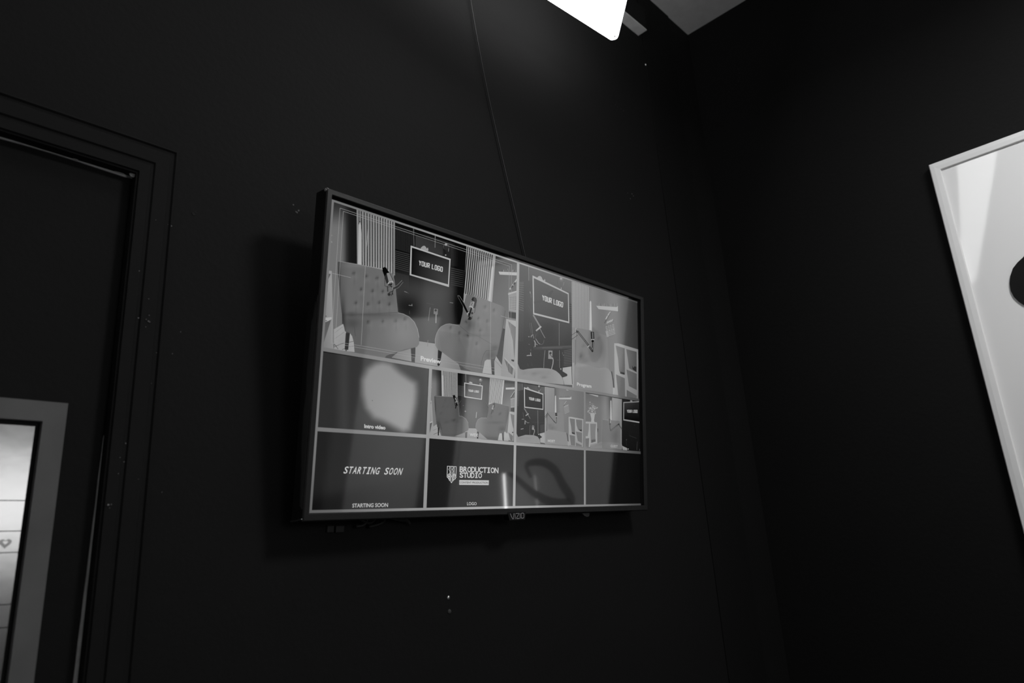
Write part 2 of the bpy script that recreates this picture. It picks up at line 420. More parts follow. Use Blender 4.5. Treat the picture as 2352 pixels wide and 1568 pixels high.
# bezel ring with a sloped inner lip
bm = bmesh.new()
def rect(x0, x1, z0, z1, y): return [bm.verts.new((x, y, z)) for x, z in ((x0, z0), (x1, z0), (x1, z1), (x0, z1))]
rg = [rect(ox0, ox1, oz0, oz1, .030), rect(ox0, ox1, oz0, oz1, -.001), rect(ox0 + .002, ox1 - .002, oz0 + .002, oz1 - .002, -.003), rect(ix0 - .001, ix1 + .001, iz0 - .001, iz1 + .001, -.003), rect(ix0, ix1, iz0, iz1, -.002), rect(ix0, ix1, iz0, iz1, .003)]
for A, B in zip(rg, rg[1:]):
    for k in range(4): bm.faces.new((A[k], A[(k + 1) % 4], B[(k + 1) % 4], B[k]))
link('bezel', bm, BEZEL, tv)
bm = bmesh.new()
box(bm, ox0 + .001, ox1 - .001, .006, .030, oz0 + .001, oz1 - .001)
box(bm, -.30, .30, .030, .046, -.235, .06, bev=.006)
link('rear_housing', bm, BACKP, tv)
# pale dome added as the highlight on the upper left bezel corner
bm = bmesh.new(); dome(bm, (ox0 + .003, .002, oz1 - .003), .0045, .0045, Vector((-.5, -.5, .7)).normalized()); o = link('corner_highlight', bm, mat('pale_highlight', .30, .3, .6), tv, True); o['label'] = 'highlight on the bezel corner, put in as a pale dome'
bm = bmesh.new()
prism(bm, [(.001, .085), (.004, .06), (.007, .075), (.010, .05), (.014, .045), (.017, -.04), (.014, -.07), (.018, -.10), (.016, -.15), (.011, -.19), (.008, -.24), (.001, -.245)], lambda a, b, d: (d, a, b), ox0 - .0006, ox0)
o = link('side_film', bm, mat('peeling_film', .05, .35, .5), tv); o['label'] = 'peeling film along the left side'
# wall mount in two plates and arms
bm = bmesh.new(); box(bm, -.2, .2, .046, .050, -.12, .12); link('mount_plate', bm, BACKP, tv)
for sx in (-.15, .15):
    bm = bmesh.new(); inv = TVM.inverted()
    wallp = [inv @ Vector((TVC[0] + sx, WALL_Y - .001, TVC[2] + dz)) for dz in (.1, -.1)]
    prism(bm, [(.05, .1), (wallp[0].y, wallp[0].z), (wallp[1].y, wallp[1].z), (.05, -.1)], lambda a, b, d: (d, a, b), sx - .008, sx + .008)
    link('mount_arm', bm, BACKP, tv)
# badge and receiver under the lower bezel
def P2(px, py): a, b = on_tv(px, py); return (a, b)
bm = bmesh.new()
prism(bm, [P2(1163, 1176), P2(1205, 1174.5), P2(1203, 1193), P2(1167, 1194.5)], lambda a, b, d: (a, d, b), -.0036, .01)
badge = link('badge', bm, mat('badge_black', .004, .5, .2), tv); badge['label'] = 'small badge tab with the maker name'
def stroke(bm, pts, w, y):
    """flat polyline stroke in tv plane"""
    for (x0, z0), (x1, z1) in zip(pts, pts[1:]):
        d = math.hypot(x1 - x0, z1 - z0) or 1e-9; tx, tz = (x1 - x0) / d, (z1 - z0) / d
        nx, nz = -tz * w / 2, tx * w / 2; ex, ez = tx * w * .35, tz * w * .35
        q = [(x0 - ex + nx, z0 - ez + nz), (x1 + ex + nx, z1 + ez + nz), (x1 + ex - nx, z1 + ez - nz), (x0 - ex - nx, z0 - ez - nz)]
        bm.faces.new([bm.verts.new((a, y, b)) for a, b in q])
bm = bmesh.new()
def qmap(quad, s, t):
    (ax, ay), (bx, by), (cx, cy), (dx, dy) = quad   # TL TR BR BL
    return ((ax * (1 - s) + bx * s) * (1 - t) + (dx * (1 - s) + cx * s) * t, (ay * (1 - s) + by * s) * (1 - t) + (dy * (1 - s) + cy * s) * t)
VQ = [(1169, 1179.2), (1200, 1177.6), (1200, 1189.2), (1171, 1191.2)]
for pts in ([(0, 0), (.04, .5), (.12, 1), (.17, 1), (.22, .5), (.25, 0)], [(.33, 0), (.33, 1)], [(.42, 0), (.62, 0), (.62, .15), (.44, .85), (.44, 1), (.64, 1)], [(.71, 0), (.71, 1)], [(.84, 0), (.95, 0), (1, .12), (1, .88), (.95, 1), (.84, 1), (.8, .88), (.8, .12), (.84, 0)]):
    stroke(bm, [P2(*qmap(VQ, s, t)) for s, t in pts], .0010, -.0038)
link('lettering', bm, LOGOM, badge)
bm = bmesh.new(); prism(bm, [P2(1338, 1178.5), P2(1356, 1177.5), P2(1355, 1185), P2(1350, 1187), P2(1344, 1184)], lambda a, b, d: (a, d, b), .002, .008)
link('receiver_window', bm, mat('receiver_plastic', .022, .5, .3), tv)
# connectors and folded leads below the housing
bm = bmesh.new()
for (a, b, c, d) in ((788, 1211, 803, 1221), (808, 1211, 827, 1221)):
    (x0, z1_), (x1, z0_) = P2(a, b), P2(c, d); box(bm, x0, x1, .045, .06, z0_ - .004, z1_, bev=.001)
link('lead_plug', bm, DIM, tv)
bm = bmesh.new()
for pp in ([(840, 1180), (868, 1200), (884, 1203), (895, 1192), (905, 1180)], [(850, 1180), (874, 1192), (868, 1208), (850, 1212)], [(900, 1182), (915, 1196), (905, 1206), (880, 1213)], [(918, 1186), (940, 1195), (966, 1199), (972, 1204)], [(925, 1182), (950, 1193), (968, 1196), (974, 1208)]):
    tube(bm, smooth_path([(*[P2(*q)[0]], .04, P2(*q)[1]) for q in pp], 5), .0028, 6)
o = link('folded_lead', bm, DIM, tv, True); o['kind'] = 'stuff'
# metal sliver added as the highlight along the lower left edge
bm = bmesh.new(); tube(bm, [(ox0 - .0005, -.001, oz0 + .004), (ox0 - .001, .012, oz0 + .001), (ox0 - .001, .03, oz0 - .001)], .0009, 6); link('edge_highlight', bm, METAL, tv)

# ------------------------------------------------------------------ the picture on the glass
VERTS, FACES, COLS = [], [], []
LAY = [0]; STEP = 3e-6; CLIP = [None]; NL = [0]
def L(): LAY[0] += 1; NL[0] = max(NL[0], LAY[0])
def clip(pts, cols, ax, lim, sgn):
    out, oc = [], []
    for i in range(len(pts)):
        a, b, ca, cb = pts[i - 1], pts[i], cols[i - 1], cols[i]
        ia, ib = (a[ax] - lim) * sgn >= 0, (b[ax] - lim) * sgn >= 0
        if ia != ib:
            t = (lim - a[ax]) / (b[ax] - a[ax]); out.append((a[0] + (b[0] - a[0]) * t, a[1] + (b[1] - a[1]) * t)); oc.append(ca + (cb - ca) * t)
        if ib: out.append(b); oc.append(cb)
    return out, oc
def cell(u0, v0, u1, v1, base):
    """start one view of the grid: everything that follows stays inside its rectangle"""
    CLIP[0] = None; LAY[0] = 1
    if v0 is None: LAY[0] = NL[0] + 1; return
    add_face([(U(u0), V(v0)), (U(u1), V(v0)), (U(u1), V(v1)), (U(u0), V(v1))], base)
    CLIP[0] = (U(u0), U(u1), V(v1), V(v0))
def add_face(pts, cols):
    if CLIP[0]:
        for ax, lim, sgn in ((0, CLIP[0][0], 1), (0, CLIP[0][1], -1), (1, CLIP[0][2], 1), (1, CLIP[0][3], -1)):
            pts, cols = clip(pts, list(cols), ax, lim, sgn)
            if len(pts) < 3: return
    y = .0012 - LAY[0] * STEP; b = len(VERTS)
    for (x, z) in pts: VERTS.append((x, y, z))
    FACES.append(list(range(b, b + len(pts)))); COLS.extend(cols)
class Z:
    """traces in the coordinates of one enlarged view: origin and scale"""
    def __init__(s, ox, oy, k): s.o = (ox, oy); s.k = k
    def p(s, q): return (s.o[0] + q[0] / s.k, s.o[1] + q[1] / s.k)
    def poly(s, pts, g, new=True):
        if new: L()
        gs = g if isinstance(g, (list, tuple)) else [g] * len(pts)
        add_face([on_tv(*s.p(q)) for q in pts], gs)
    def rects(s, quads, g):
        L()
        for q in quads: s.poly(q, g, False)
    def line(s, pts, w, g, new=True):
        if new: L()
        for (x0, y0), (x1, y1) in zip(pts, pts[1:]):
            d = math.hypot(x1 - x0, y1 - y0) or 1; nx, ny = -(y1 - y0) / d * w / 2, (x1 - x0) / d * w / 2
            ex, ey = (x1 - x0) / d * w * .25, (y1 - y0) / d * w * .25
            add_face([on_tv(*s.p(q)) for q in ((x0 + nx - ex, y0 + ny - ey), (x1 + nx + ex, y1 + ny + ey), (x1 - nx + ex, y1 - ny + ey), (x0 - nx - ex, y0 - ny - ey))], [g] * 4)
    def disc(s, c, r, g, g2=None, ry=None, n=14):
        L(); ry = ry or r; ring = [(c[0] + r * math.cos(k * 2 * math.pi / n), c[1] + ry * math.sin(k * 2 * math.pi / n)) for k in range(n)]
        if g2 is None: s.poly(ring, g, False); return
        for k in range(n): s.poly([c, ring[k], ring[(k + 1) % n]], [g, g2, g2], False)
    def stripes(s, TL, TR, BR, BL, n, duty, g, horiz=False, phase=0):
        L(); Q = (TL, TR, BR, BL)
        for i in range(n):
            a = (i + phase) / n; b = min(a + duty / n, 1)
            if horiz: q = [qmap(Q, 0, a), qmap(Q, 1, a), qmap(Q, 1, b), qmap(Q, 0, b)]
            else: q = [qmap(Q, a, 0), qmap(Q, b, 0), qmap(Q, b, 1), qmap(Q, a, 1)]
            s.poly(q, g, False)
    def soft(s, pts, fn, cell):
        """polygon cut into small cells, each corner shaded by fn(x, y)"""
        L(); bm = bmesh.new(); bm.faces.new([bm.verts.new((x, y, 0)) for x, y in pts])
        xs = [q[0] for q in pts]; ys = [q[1] for q in pts]
        for ax, lo, hi in ((0, min(xs), max(xs)), (1, min(ys), max(ys))):
            c = lo + cell
            while c < hi:
                co = (c, 0, 0) if ax == 0 else (0, c, 0); no = (1, 0, 0) if ax == 0 else (0, 1, 0)
                bmesh.ops.bisect_plane(bm, geom=bm.verts[:] + bm.edges[:] + bm.faces[:], plane_co=co, plane_no=no, dist=1e-6)
                c += cell
        for f in bm.faces:
            q = [(v.co.x, v.co.y) for v in f.verts]; s.poly(q, [fn(*t) for t in q], False)
        bm.free()
    def text(s, txt, quad, g, mode='prop', bold=0, shear=0, fill=.86):
        L(); glyphs = []
        if mode == 'prop':
            vs_, fs = glyph(txt, bold); x0, x1 = min(v[0] for v in vs_), max(v[0] for v in vs_); y0, y1 = bounds(txt, bold)
            glyphs.append(([((v[0] - x0) / (x1 - x0), 1 - (v[1] - y0) / (y1 - y0)) for v in vs_], fs))
        else:
            n = len(txt)
            for i, ch in enumerate(txt):
                if ch == ' ': continue
                vs_, fs = glyph(ch, bold); x0, x1 = min(v[0] for v in vs_), max(v[0] for v in vs_); y0, y1 = min(v[1] for v in vs_), max(v[1] for v in vs_)
                f_ = fill * (.72 if ch == 'I' and mode == 'mono' else 1)
                glyphs.append(([((i + .5 + ((v[0] - x0) / (x1 - x0) - .5) * f_) / n + shear * (.5 - (1 - (v[1] - y0) / (y1 - y0))) / n, 1 - (v[1] - y0) / (y1 - y0)) for v in vs_], fs))
        for V_, F_ in glyphs:
            for f in F_: s.poly([qmap(quad, *V_[k]) for k in f], g, False)
_G = {}
def glyph(t, bold):
    if (t, bold) in _G: return _G[t, bold]
    if t == 'I' :
        w = .09 + bold; P = [(-.25, 0), (.25, 0), (.25, .12), (w, .12), (w, .62), (.25, .62), (.25, .74), (-.25, .74), (-.25, .62), (-w, .62), (-w, .12), (-.25, .12)]
        _G[t, bold] = (P, [[0, 1, 2, 3, 10, 11], [3, 4, 9, 10], [4, 5, 6, 7, 8, 9]]); return _G[t, bold]
    cu = bpy.data.curves.new('t', 'FONT'); cu.body = t; cu.offset = bold; cu.resolution_u = 3
    ob = bpy.data.objects.new('t', cu); COL.objects.link(ob)
    bpy.context.view_layer.update()
    me = bpy.data.meshes.new_from_object(ob.evaluated_get(bpy.context.evaluated_depsgraph_get()))
    r = ([(v.co.x, v.co.y) for v in me.vertices], [list(p.vertices) for p in me.polygons])
    bpy.data.objects.remove(ob); bpy.data.curves.remove(cu); bpy.data.meshes.remove(me)
    _G[t, bold] = r; return r
def bounds(t, bold):
    v = glyph(t, bold)[0]; return min(q[1] for q in v), max(q[1] for q in v)
def ss(a, b, x):
    t = min(1, max(0, (x - a) / (b - a))); return t * t * (3 - 2 * t)
def blobs(base, lst):
    """lst of (x, y, rx, ry, delta)"""
    def fn(x, y):
        v = base(x, y) if callable(base) else base
        for bx, by, rx, ry, d in lst:
            q = ((x - bx) / rx) ** 2 + ((y - by) / ry) ** 2
            if q < 9: v += d * math.exp(-q)
        return v
    return fn
def inpoly(x, y, P):
    """signed distance, inside positive"""
    ins_ = False; dm = 1e9; n = len(P)
    for i in range(n):
        (x0, y0), (x1, y1) = P[i], P[(i + 1) % n]
        if (y0 > y) != (y1 > y) and x < (x1 - x0) * (y - y0) / (y1 - y0) + x0: ins_ = not ins_
        t = max(0, min(1, ((x - x0) * (x1 - x0) + (y - y0) * (y1 - y0)) / ((x1 - x0) ** 2 + (y1 - y0) ** 2)))
        dm = min(dm, math.hypot(x - x0 - t * (x1 - x0), y - y0 - t * (y1 - y0)))
    return dm if ins_ else -dm

P0 = Z(0, 0, 1)
# black glass behind everything
L(); add_face([(U(-.003), V(-.009)), (U(1.005), V(-.009)), (U(1.005), V(1.005)), (U(-.003), V(1.005))], [6] * 4)
UR = .9915
def uvq(u0, v0, u1, v1, fn, nx=8, ny=4):
    L()
    for i in range(nx):
        for j in range(ny):
            a, b = u0 + (u1 - u0) * i / nx, u0 + (u1 - u0) * (i + 1) / nx; c, d = v0 + (v1 - v0) * j / ny, v0 + (v1 - v0) * (j + 1) / ny
            q = [(a, c), (b, c), (b, d), (a, d)]
            add_face([(U(s), V(t)) for s, t in q], [fn(s, t) for s, t in q])
def dim(u, v): # viewing-angle falloff of the panel
    return 1 - .45 * ss(.85, 1, u)

# ---- intro video cell
cell(0, .5, .25, .75, [50] * 4)
Z3 = Z(680, 780, 3.5625)
cellA = [(212, 100), (1088, 232), (1068, 778), (172, 712)]
BL_ = [(545, 330), (590, 235), (650, 195), (710, 178), (780, 195), (850, 262), (930, 320), (985, 352), (992, 420), (985, 520), (962, 640), (935, 735), (880, 755), (800, 712), (720, 668), (640, 640), (575, 560), (548, 450)]
def intro(x, y):
    s = inpoly(x, y, BL_); bg = 46 + 14 * ss(300, 400, x) - 4 * ss(850, 1000, x) + 6 * math.exp(-((x - 620) / 120) ** 2 - ((y - 640) / 60) ** 2)
    core = 136 + 12 * ss(200, 600, y) * ss(500, 900, x); return bg + (core - bg) * ss(-42, 42, s)
Z3.soft(cellA, intro, 17)
Z3.disc((628, 497), 4, 95)
Z3.text('Intro video', [(562, 690), (735, 703), (735, 735), (562, 722)], 195, bold=.035)
# ---- starting soon
cell(0, .75, .25, 1, [34] * 4)
Z3.soft([(168, 748), (1066, 806), (1042, 1380), (120, 1398)], lambda x, y: 34 + 9 * ss(250, 330, x + (y - 748) * .12) + 4 * ss(500, 800, x) - 7 * ss(1220, 1330, y - (x - 270) * -.25) - 8 * ss(1150, 1380, y), 40)
Z3.text('STARTING SOON', [(398, 1036), (878, 1050), (872, 1106), (392, 1094)], 200, mode='mono', bold=.012, shear=.35, fill=.8)
Z3.text('STARTING SOON', [(465, 1340), (757, 1335), (755, 1368), (463, 1373)], 180, bold=.02)
# ---- logo cell
cell(.25, .75, .5, 1, [29] * 4)
Z10 = Z(960, 1000, 7.13)
Z10.poly([(180, 50), (1575, 148), (1560, 1165), (136, 1188)], [30, 30, 30, 28])
ZL = Z(1010, 1050, 15.68)
for pts in ([(395, 322), (292, 318), (280, 668), (392, 548), (372, 470), (346, 432), (372, 395), (376, 325)],
            [(418, 520), (420, 322), (500, 326), (497, 396), (466, 434), (496, 484), (500, 520)],
            [(533, 545), (535, 330), (610, 335), (600, 668), (528, 560)],
            [(425, 530), (420, 668), (478, 668), (484, 530)],
            [(388, 598), (318, 680), (388, 678), (390, 590)], [(508, 590), (505, 680)], [(510, 596), (556, 650), (520, 650)], [(560, 640), (598, 682)],
            [(272, 694), (326, 752), (376, 846), (384, 700), (290, 698)], [(344, 720), (350, 772)],
            [(414, 700), (412, 868), (436, 918), (468, 866), (470, 700), (414, 700)],
            [(505, 700), (500, 846), (526, 790), (560, 790), (604, 716), (590, 694), (505, 696)], [(540, 720), (568, 760)]):
    ZL.line(pts, 21, 190)
ZL.text('BRODUCTION', [(733, 325), (2133, 370), (2128, 574), (728, 530)], 188, mode='mono', bold=.028, fill=1.0)
ZL.text('STUDIO', [(733, 542), (1540, 560), (1535, 750), (730, 735)], 188, mode='mono', bold=.028, fill=1.0)
ZL.poly([(720, 815), (1785, 828), (1780, 1000), (717, 990)], 186)
ZL.text('CONTENT PRODUCTION', [(740, 868), (1758, 880), (1755, 948), (738, 938)], 40, bold=.015)
Z10.text('LOGO', [(812, 1088), (969, 1090), (968, 1140), (812, 1142)], 180, bold=.015)
# ---- two empty cells
cell(.5, .75, UR, 1, [27, 12, 12, 27])
Z7 = Z(1160, 1000, 6.918)
Z7.poly([(180, 150), (1252, 226), (1256, 1110), (163, 1128)], [28, 26, 26, 28])
Z7.poly([(1282, 230), (2160, 290), (2165, 1097), (1285, 1108)], [24, 12, 12, 22])

# ---- preview cell
cell(0, 0, .5, .5, [60, 70, 130, 120])
Z1 = Z(700, 420, 3.92); Z9 = Z(900, 660, 6.534); Z2 = Z(730, 580, 6.535); Z6 = Z(740, 450, 10.455); ZC = Z(860, 560, 7.84)
def lw(x, y):   # left side wall
    v = 48 + 62 * ss(170, 420, y); k = ss(330, 400, x); return v * (1 - k) + 40 * k
Z1.soft([(245, 155), (475, 238), (480, 745), (310, 720), (330, 1300), (270, 1500), (160, 1485)], lw, 22)
Z1.poly([(330, 700), (340, 1280), (245, 1330), (260, 1000)], [112, 110, 112, 108])
Z2.poly([(245, 1150), (385, 1068), (430, 1190), (420, 1500), (240, 1470)], [150, 158, 150, 150, 145])
Z2.line([(262, 1200), (380, 1110)], 5, 120); Z2.line([(262, 1290), (400, 1190)], 6, 125)
Z2.poly([(440, 1210), (490, 1208), (520, 1250), (545, 1340), (558, 1492), (440, 1478)], [150, 165, 165, 160, 160, 150])
Z2.line([(245, 1415), (360, 1365), (540, 1330)], 7, 75); Z2.line([(255, 1370), (310, 1445)], 7, 70); Z2.line([(245, 1440), (250, 1380), (290, 1400)], 6, 70); Z2.line([(370, 1455), (400, 1440), (450, 1450)], 6, 70); Z2.line([(470, 1410), (545, 1400)], 5, 100)
# left shelf
Z2.poly([(145, 262), (215, 275), (240, 1450), (65, 1420), (100, 780)], [142, 150, 138, 118, 132])
Z2.poly([(145, 312), (200, 316), (140, 450)], 84)
Z2.poly([(105, 890), (135, 955), (102, 985)], 38)
Z2.poly([(92, 980), (212, 965), (215, 995), (150, 1030), (92, 1040)], 168); Z2.line([(97, 1018), (140, 1018)], 10, 60)
Z2.poly([(92, 1055), (205, 1005), (130, 1240), (78, 1400)], [86, 88, 92, 95])
Z2.line([(240, 1160), (245, 1440)], 5, 100)
# flowers
for x, y, r in [(215, 905, 24), (235, 940, 20), (195, 920, 18), (225, 1095, 26), (200, 1070, 24), (190, 1120, 20), (195, 1040, 16), (240, 1105, 16)]: Z6.disc((x, y), r, 150, 118, n=7)
# slat panel
Z1.poly([(470, 235), (808, 345), (806, 900), (700, 790), (475, 745)], [125, 148, 152, 150, 140])
tops = [893, 950, 1018, 1085, 1150, 1213, 1277, 1340, 1403, 1466, 1526, 1590, 1650, 1708]; bots = [893, 968, 1027, 1092, 1152, 1215, 1280, 1340, 1402, 1462, 1522, 1585, 1645, 1708]
L()
for i, (a, b) in enumerate(zip(tops, bots)):
    y0 = 320 + (a - 880) * .31
    A = Z6.p((a, y0 + 8)); B = Z6.p((b, 1568)); dx = (B[0] - A[0]) / (B[1] - A[1])
    yb = 607 + (a - 890) / 830 * 14 + (60 if i > 11 else 0)
    w = .95 if i else .7
    P0.poly([(A[0] - w, A[1]), (A[0] + w, A[1]), (A[0] + w + dx * (yb - A[1]), yb), (A[0] - w + dx * (yb - A[1]), yb)], 24, False)
L()
for i, (a, b) in enumerate(zip(tops[1:], bots[1:])):
    for f_ in (.38, .7):
        x = a + 63 * f_; y0 = 330 + (x - 880) * .31; A = Z6.p((x, y0)); P0.poly([(A[0] - .18, A[1]), (A[0] + .18, A[1]), (A[0] + .18, 600), (A[0] - .18, 600)], 122, False)
Z6.poly([(888, 690), (912, 622), (940, 690), (955, 900), (958, 1700), (868, 1700), (880, 900)], [170, 168, 170, 172, 176, 176, 172])
Z6.disc((916, 612), 13, 30); Z6.line([(850, 300), (915, 340), (918, 590)], 9, 95)
Z6.line([(1105, 800), (1090, 1050), (1070, 1300), (1050, 1568)], 8, 170)
# centre dark wall
Z1.soft([(812, 348), (1465, 562), (1440, 1000), (1425, 1270), (1300, 1270), (1180, 1440), (1035, 1422), (1000, 1280), (850, 1170), (812, 850)],
        blobs(lambda x, y: 34 + 34 * ss(700, 1000, y) - 8 * ss(1300, 1400, x), [(1150, 1250, 260, 220, 4), (960, 1120, 80, 110, -26), (1390, 1100, 90, 230, -30), (1230, 1000, 200, 160, 8), (870, 1100, 60, 120, -14)]), 26)
Z1.stripes((815, 385), (985, 438), (985, 640), (815, 590), 18, .45, 54)
Z1.stripes((812, 605), (948, 640), (945, 812), (812, 775), 10, .5, 62, True)
Z1.stripes((815, 800), (945, 835), (945, 960), (825, 920), 12, .4, 66)
Z1.stripes((1320, 555), (1460, 600), (1450, 770), (1320, 740), 14, .4, 52)
Z1.stripes((1318, 760), (1448, 790), (1436, 950), (1318, 925), 9, .5, 62, True)
Z1.poly([(815, 352), (1465, 565), (1465, 580), (815, 385)], 34)
Z1.poly([(1000, 470), (1245, 560), (1245, 650), (1000, 585)], [60, 44, 52, 62])
Z1.line([(983, 405), (988, 565)], 9, 78); Z1.line([(1178, 466), (1176, 580)], 6, 112)
Z1.line([(812, 348), (812, 830)], 5, 150)
# crown and bulb on the sign
Z1.poly([(1045, 592), (1052, 578), (1068, 566), (1082, 564), (1096, 578), (1100, 590), (1112, 580), (1117, 600), (1112, 612)], 150)
Z1.disc((1277, 572), 29, 92, 64); Z1.disc((1277, 577), 23, 46, 40); Z1.disc((1275, 553), 13, 175, 110); Z1.line([(1258, 600), (1268, 635)], 16, 26); Z1.line([(1300, 590), (1296, 615)], 6, 110); Z1.disc((1272, 648), 6, 150)
# sign
Z1.poly([(957, 562), (1317, 682), (1301, 936), (948, 828)], 172)
Z1.poly([(968, 580), (1305, 693), (1293, 912), (962, 820)], [30, 42, 66, 36])
def your_logo(z, quad, g, w):
    o_ = [(.1, 0), (.9, 0), (1, .12), (1, .88), (.9, 1), (.1, 1), (0, .88), (0, .12), (.1, 0)]
    G = {'Y': [[(0, 0), (.5, .5), (1, 0)], [(.5, .5), (.5, 1)]], 'O': [o_], 'U': [[(0, 0), (0, .88), (.1, 1), (.9, 1), (1, .88), (1, 0)]],
         'R': [[(0, 1), (0, 0), (.9, 0), (1, .12), (1, .42), (.9, .54), (0, .54)], [(.5, .54), (1, 1)]], 'L': [[(0, 0), (0, 1), (.9, 1)]],
         'G': [[(1, .2), (1, .1), (.9, 0), (.1, 0), (0, .12), (0, .88), (.1, 1), (.9, 1), (1, .88), (1, .55), (.55, .55)]]}
    L(); n = 8.6; x = 0
    for ch in 'YOUR LOGO':
        if ch == ' ': x += .6; continue
        for pl in G[ch]:
            z.line([qmap(quad, (x + .13 + px * .62) / n, .06 + py * .88) for px, py in pl], w, g, False)
        x += 1
your_logo(Z1, [(1032, 696), (1250, 757), (1248, 802), (1029, 738)], 190, 7)
# marks on the wall
for a, b, w in [((900, 975), (925, 985), 5), ((925, 985), (942, 995), 3), ((940, 1100), (972, 1104), 6), ((968, 1090), (968, 1104), 6), ((1100, 1080), (1165, 1095), 3), ((1132, 1120), (1116, 1240), 5), ((1310, 1075), (1338, 1080), 5), ((945, 1150), (948, 1180), 3)]: Z1.line([a, b], w, 120 if w > 3 else 88)
Z1.poly([(1166, 1130), (1202, 1134), (1200, 1185), (1163, 1178)], 122); Z1.disc((1182, 1146), 11, 70); Z1.line([(1186, 1180), (1184, 1258)], 9, 145)
# floor between the chairs
Z9.poly([(415, 805), (650, 840), (720, 940), (740, 1190), (350, 1125), (360, 880)], [138, 140, 145, 150, 140, 140])
Z9.poly([(755, 965), (1000, 1130), (1040, 1240), (720, 1190)], [150, 140, 130, 148])
Z9.poly([(100, 965), (290, 915), (300, 1110), (0, 1050)], [120, 132, 140, 118])
Z9.line([(548, 790), (540, 880)], 8, 118)
# left chair
CH1 = [(300, 712), (312, 704), (500, 735), (690, 776), (770, 800), (800, 822), (812, 880), (822, 950), (832, 1060), (843, 1167), (890, 1178), (945, 1205), (990, 1252), (1018, 1315), (1033, 1390), (1033, 1450), (1012, 1476), (900, 1500), (810, 1530), (740, 1552), (700, 1600), (455, 1560), (445, 1430), (425, 1365), (400, 1345), (365, 1335), (345, 1240), (325, 1080), (312, 900), (300, 800)]
tuft = [(443, 812), (558, 838), (653, 855), (510, 955), (612, 970), (705, 975), (462, 1078), (573, 1088), (672, 1075), (763, 1090), (575, 1250), (705, 1245), (820, 1240), (905, 1225)]
tb = [(x, y, 11, 14, -40) for x, y in tuft] + [(x + 6, y + 52, 8, 46, -9) for x, y in tuft] + [(x + 8, y + 30, 26, 34, 9) for x, y in tuft] + [(308, 900, 14, 300, -45), (345, 1200, 22, 160, -34), (430, 1260, 60, 50, -16), (600, 1185, 240, 14, -16), (890, 1350, 130, 120, 12), (780, 1020, 40, 90, -10), (420, 1180, 40, 20, -18), (560, 740, 200, 18, 12)]
Z1.soft(CH1, blobs(lambda x, y: 106 - 8 * ss(1150, 1250, y) + 8 * ss(600, 900, x) - 14 * (1 - ss(330, 420, x)), tb), 15)
Z1.line([(400, 1180), (520, 1180), (700, 1172), (843, 1164)], 4, 88); Z1.line([(392, 1220), (430, 1250), (452, 1300), (458, 1380)], 5, 84)
Z1.poly([(372, 1350), (410, 1352), (394, 1502), (362, 1498)], 52); Z1.poly([(960, 1492), (1000, 1480), (998, 1570), (966, 1566)], 50)
Z1.line([(312, 704), (500, 735), (690, 776), (770, 800)], 4, 140); Z1.line([(843, 1167), (890, 1178), (945, 1205), (990, 1252), (1018, 1315), (1033, 1390)], 4, 148)
# right part: wall, shelf, slats
Z1.poly([(1715, 650), (1918, 715), (1905, 1330), (1790, 1310), (1690, 1080)], [62, 92, 112, 112, 96])
Z1.soft([(1460, 562), (1722, 655), (1690, 1075), (1600, 1040), (1480, 1005), (1425, 1180)], lambda x, y: 150, 400)
Z1.stripes((1468, 565), (1706, 650), (1668, 1068), (1430, 990), 13, .42, 30)
Z1.poly([(1684, 765), (1693, 742), (1702, 765), (1676, 1070), (1652, 1062)], 176)
Z1.poly([(1748, 797), (1915, 804), (1915, 832), (1758, 824)], 172)
for x in range(1780, 1900, 9): Z1.line([(x, 796), (x + random.uniform(-5, 5), 797 - random.uniform(8, 34))], 5, random.choice([60, 130, 120, 90]))
Z1.line([(1850, 955), (1912, 868)], 12, 165); Z1.line([(1862, 945), (1875, 925)], 13, 60); Z1.line([(1885, 912), (1895, 897)], 13, 60)
Z1.poly([(1835, 985), (1912, 970), (1910, 1165), (1842, 1150)], 140)
Z1.stripes((1845, 1030), (1908, 1024), (1906, 1150), (1846, 1140), 8, .3, 95, True); Z1.stripes((1845, 1030), (1908, 1024), (1906, 1140), (1846, 1140), 4, .15, 170)
Z1.line([(1836, 1000), (1912, 975)], 12, 172)
Z1.poly([(1840, 1160), (1910, 1168), (1905, 1222), (1845, 1210)], 58)
Z9.poly([(1722, 468), (1868, 502), (1866, 1100), (1840, 1360), (1640, 1330), (1660, 1120), (1690, 780)], [160, 165, 150, 150, 145, 145, 150])
Z9.poly([(1745, 500), (1868, 595), (1845, 1080), (1822, 800)], [120, 112, 105, 125])
Z9.poly([(1690, 1040), (1850, 1195), (1845, 1232), (1700, 1070)], 165)
Z9.poly([(1690, 1065), (1828, 1215), (1812, 1310), (1760, 1270)], 104)
Z9.poly([(1797, 1078), (1842, 1085), (1836, 1115), (1800, 1100)], 46)
Z9.poly([(1570, 1030), (1655, 1160), (1640, 1330), (1500, 1305), (1545, 1100)], [165, 150, 155, 160, 150]); Z9.line([(1560, 1100), (1650, 1200)], 5, 120)
Z9.poly([(1400, 1100), (1430, 1078), (1490, 1082), (1505, 1300), (1362, 1282)], 164)
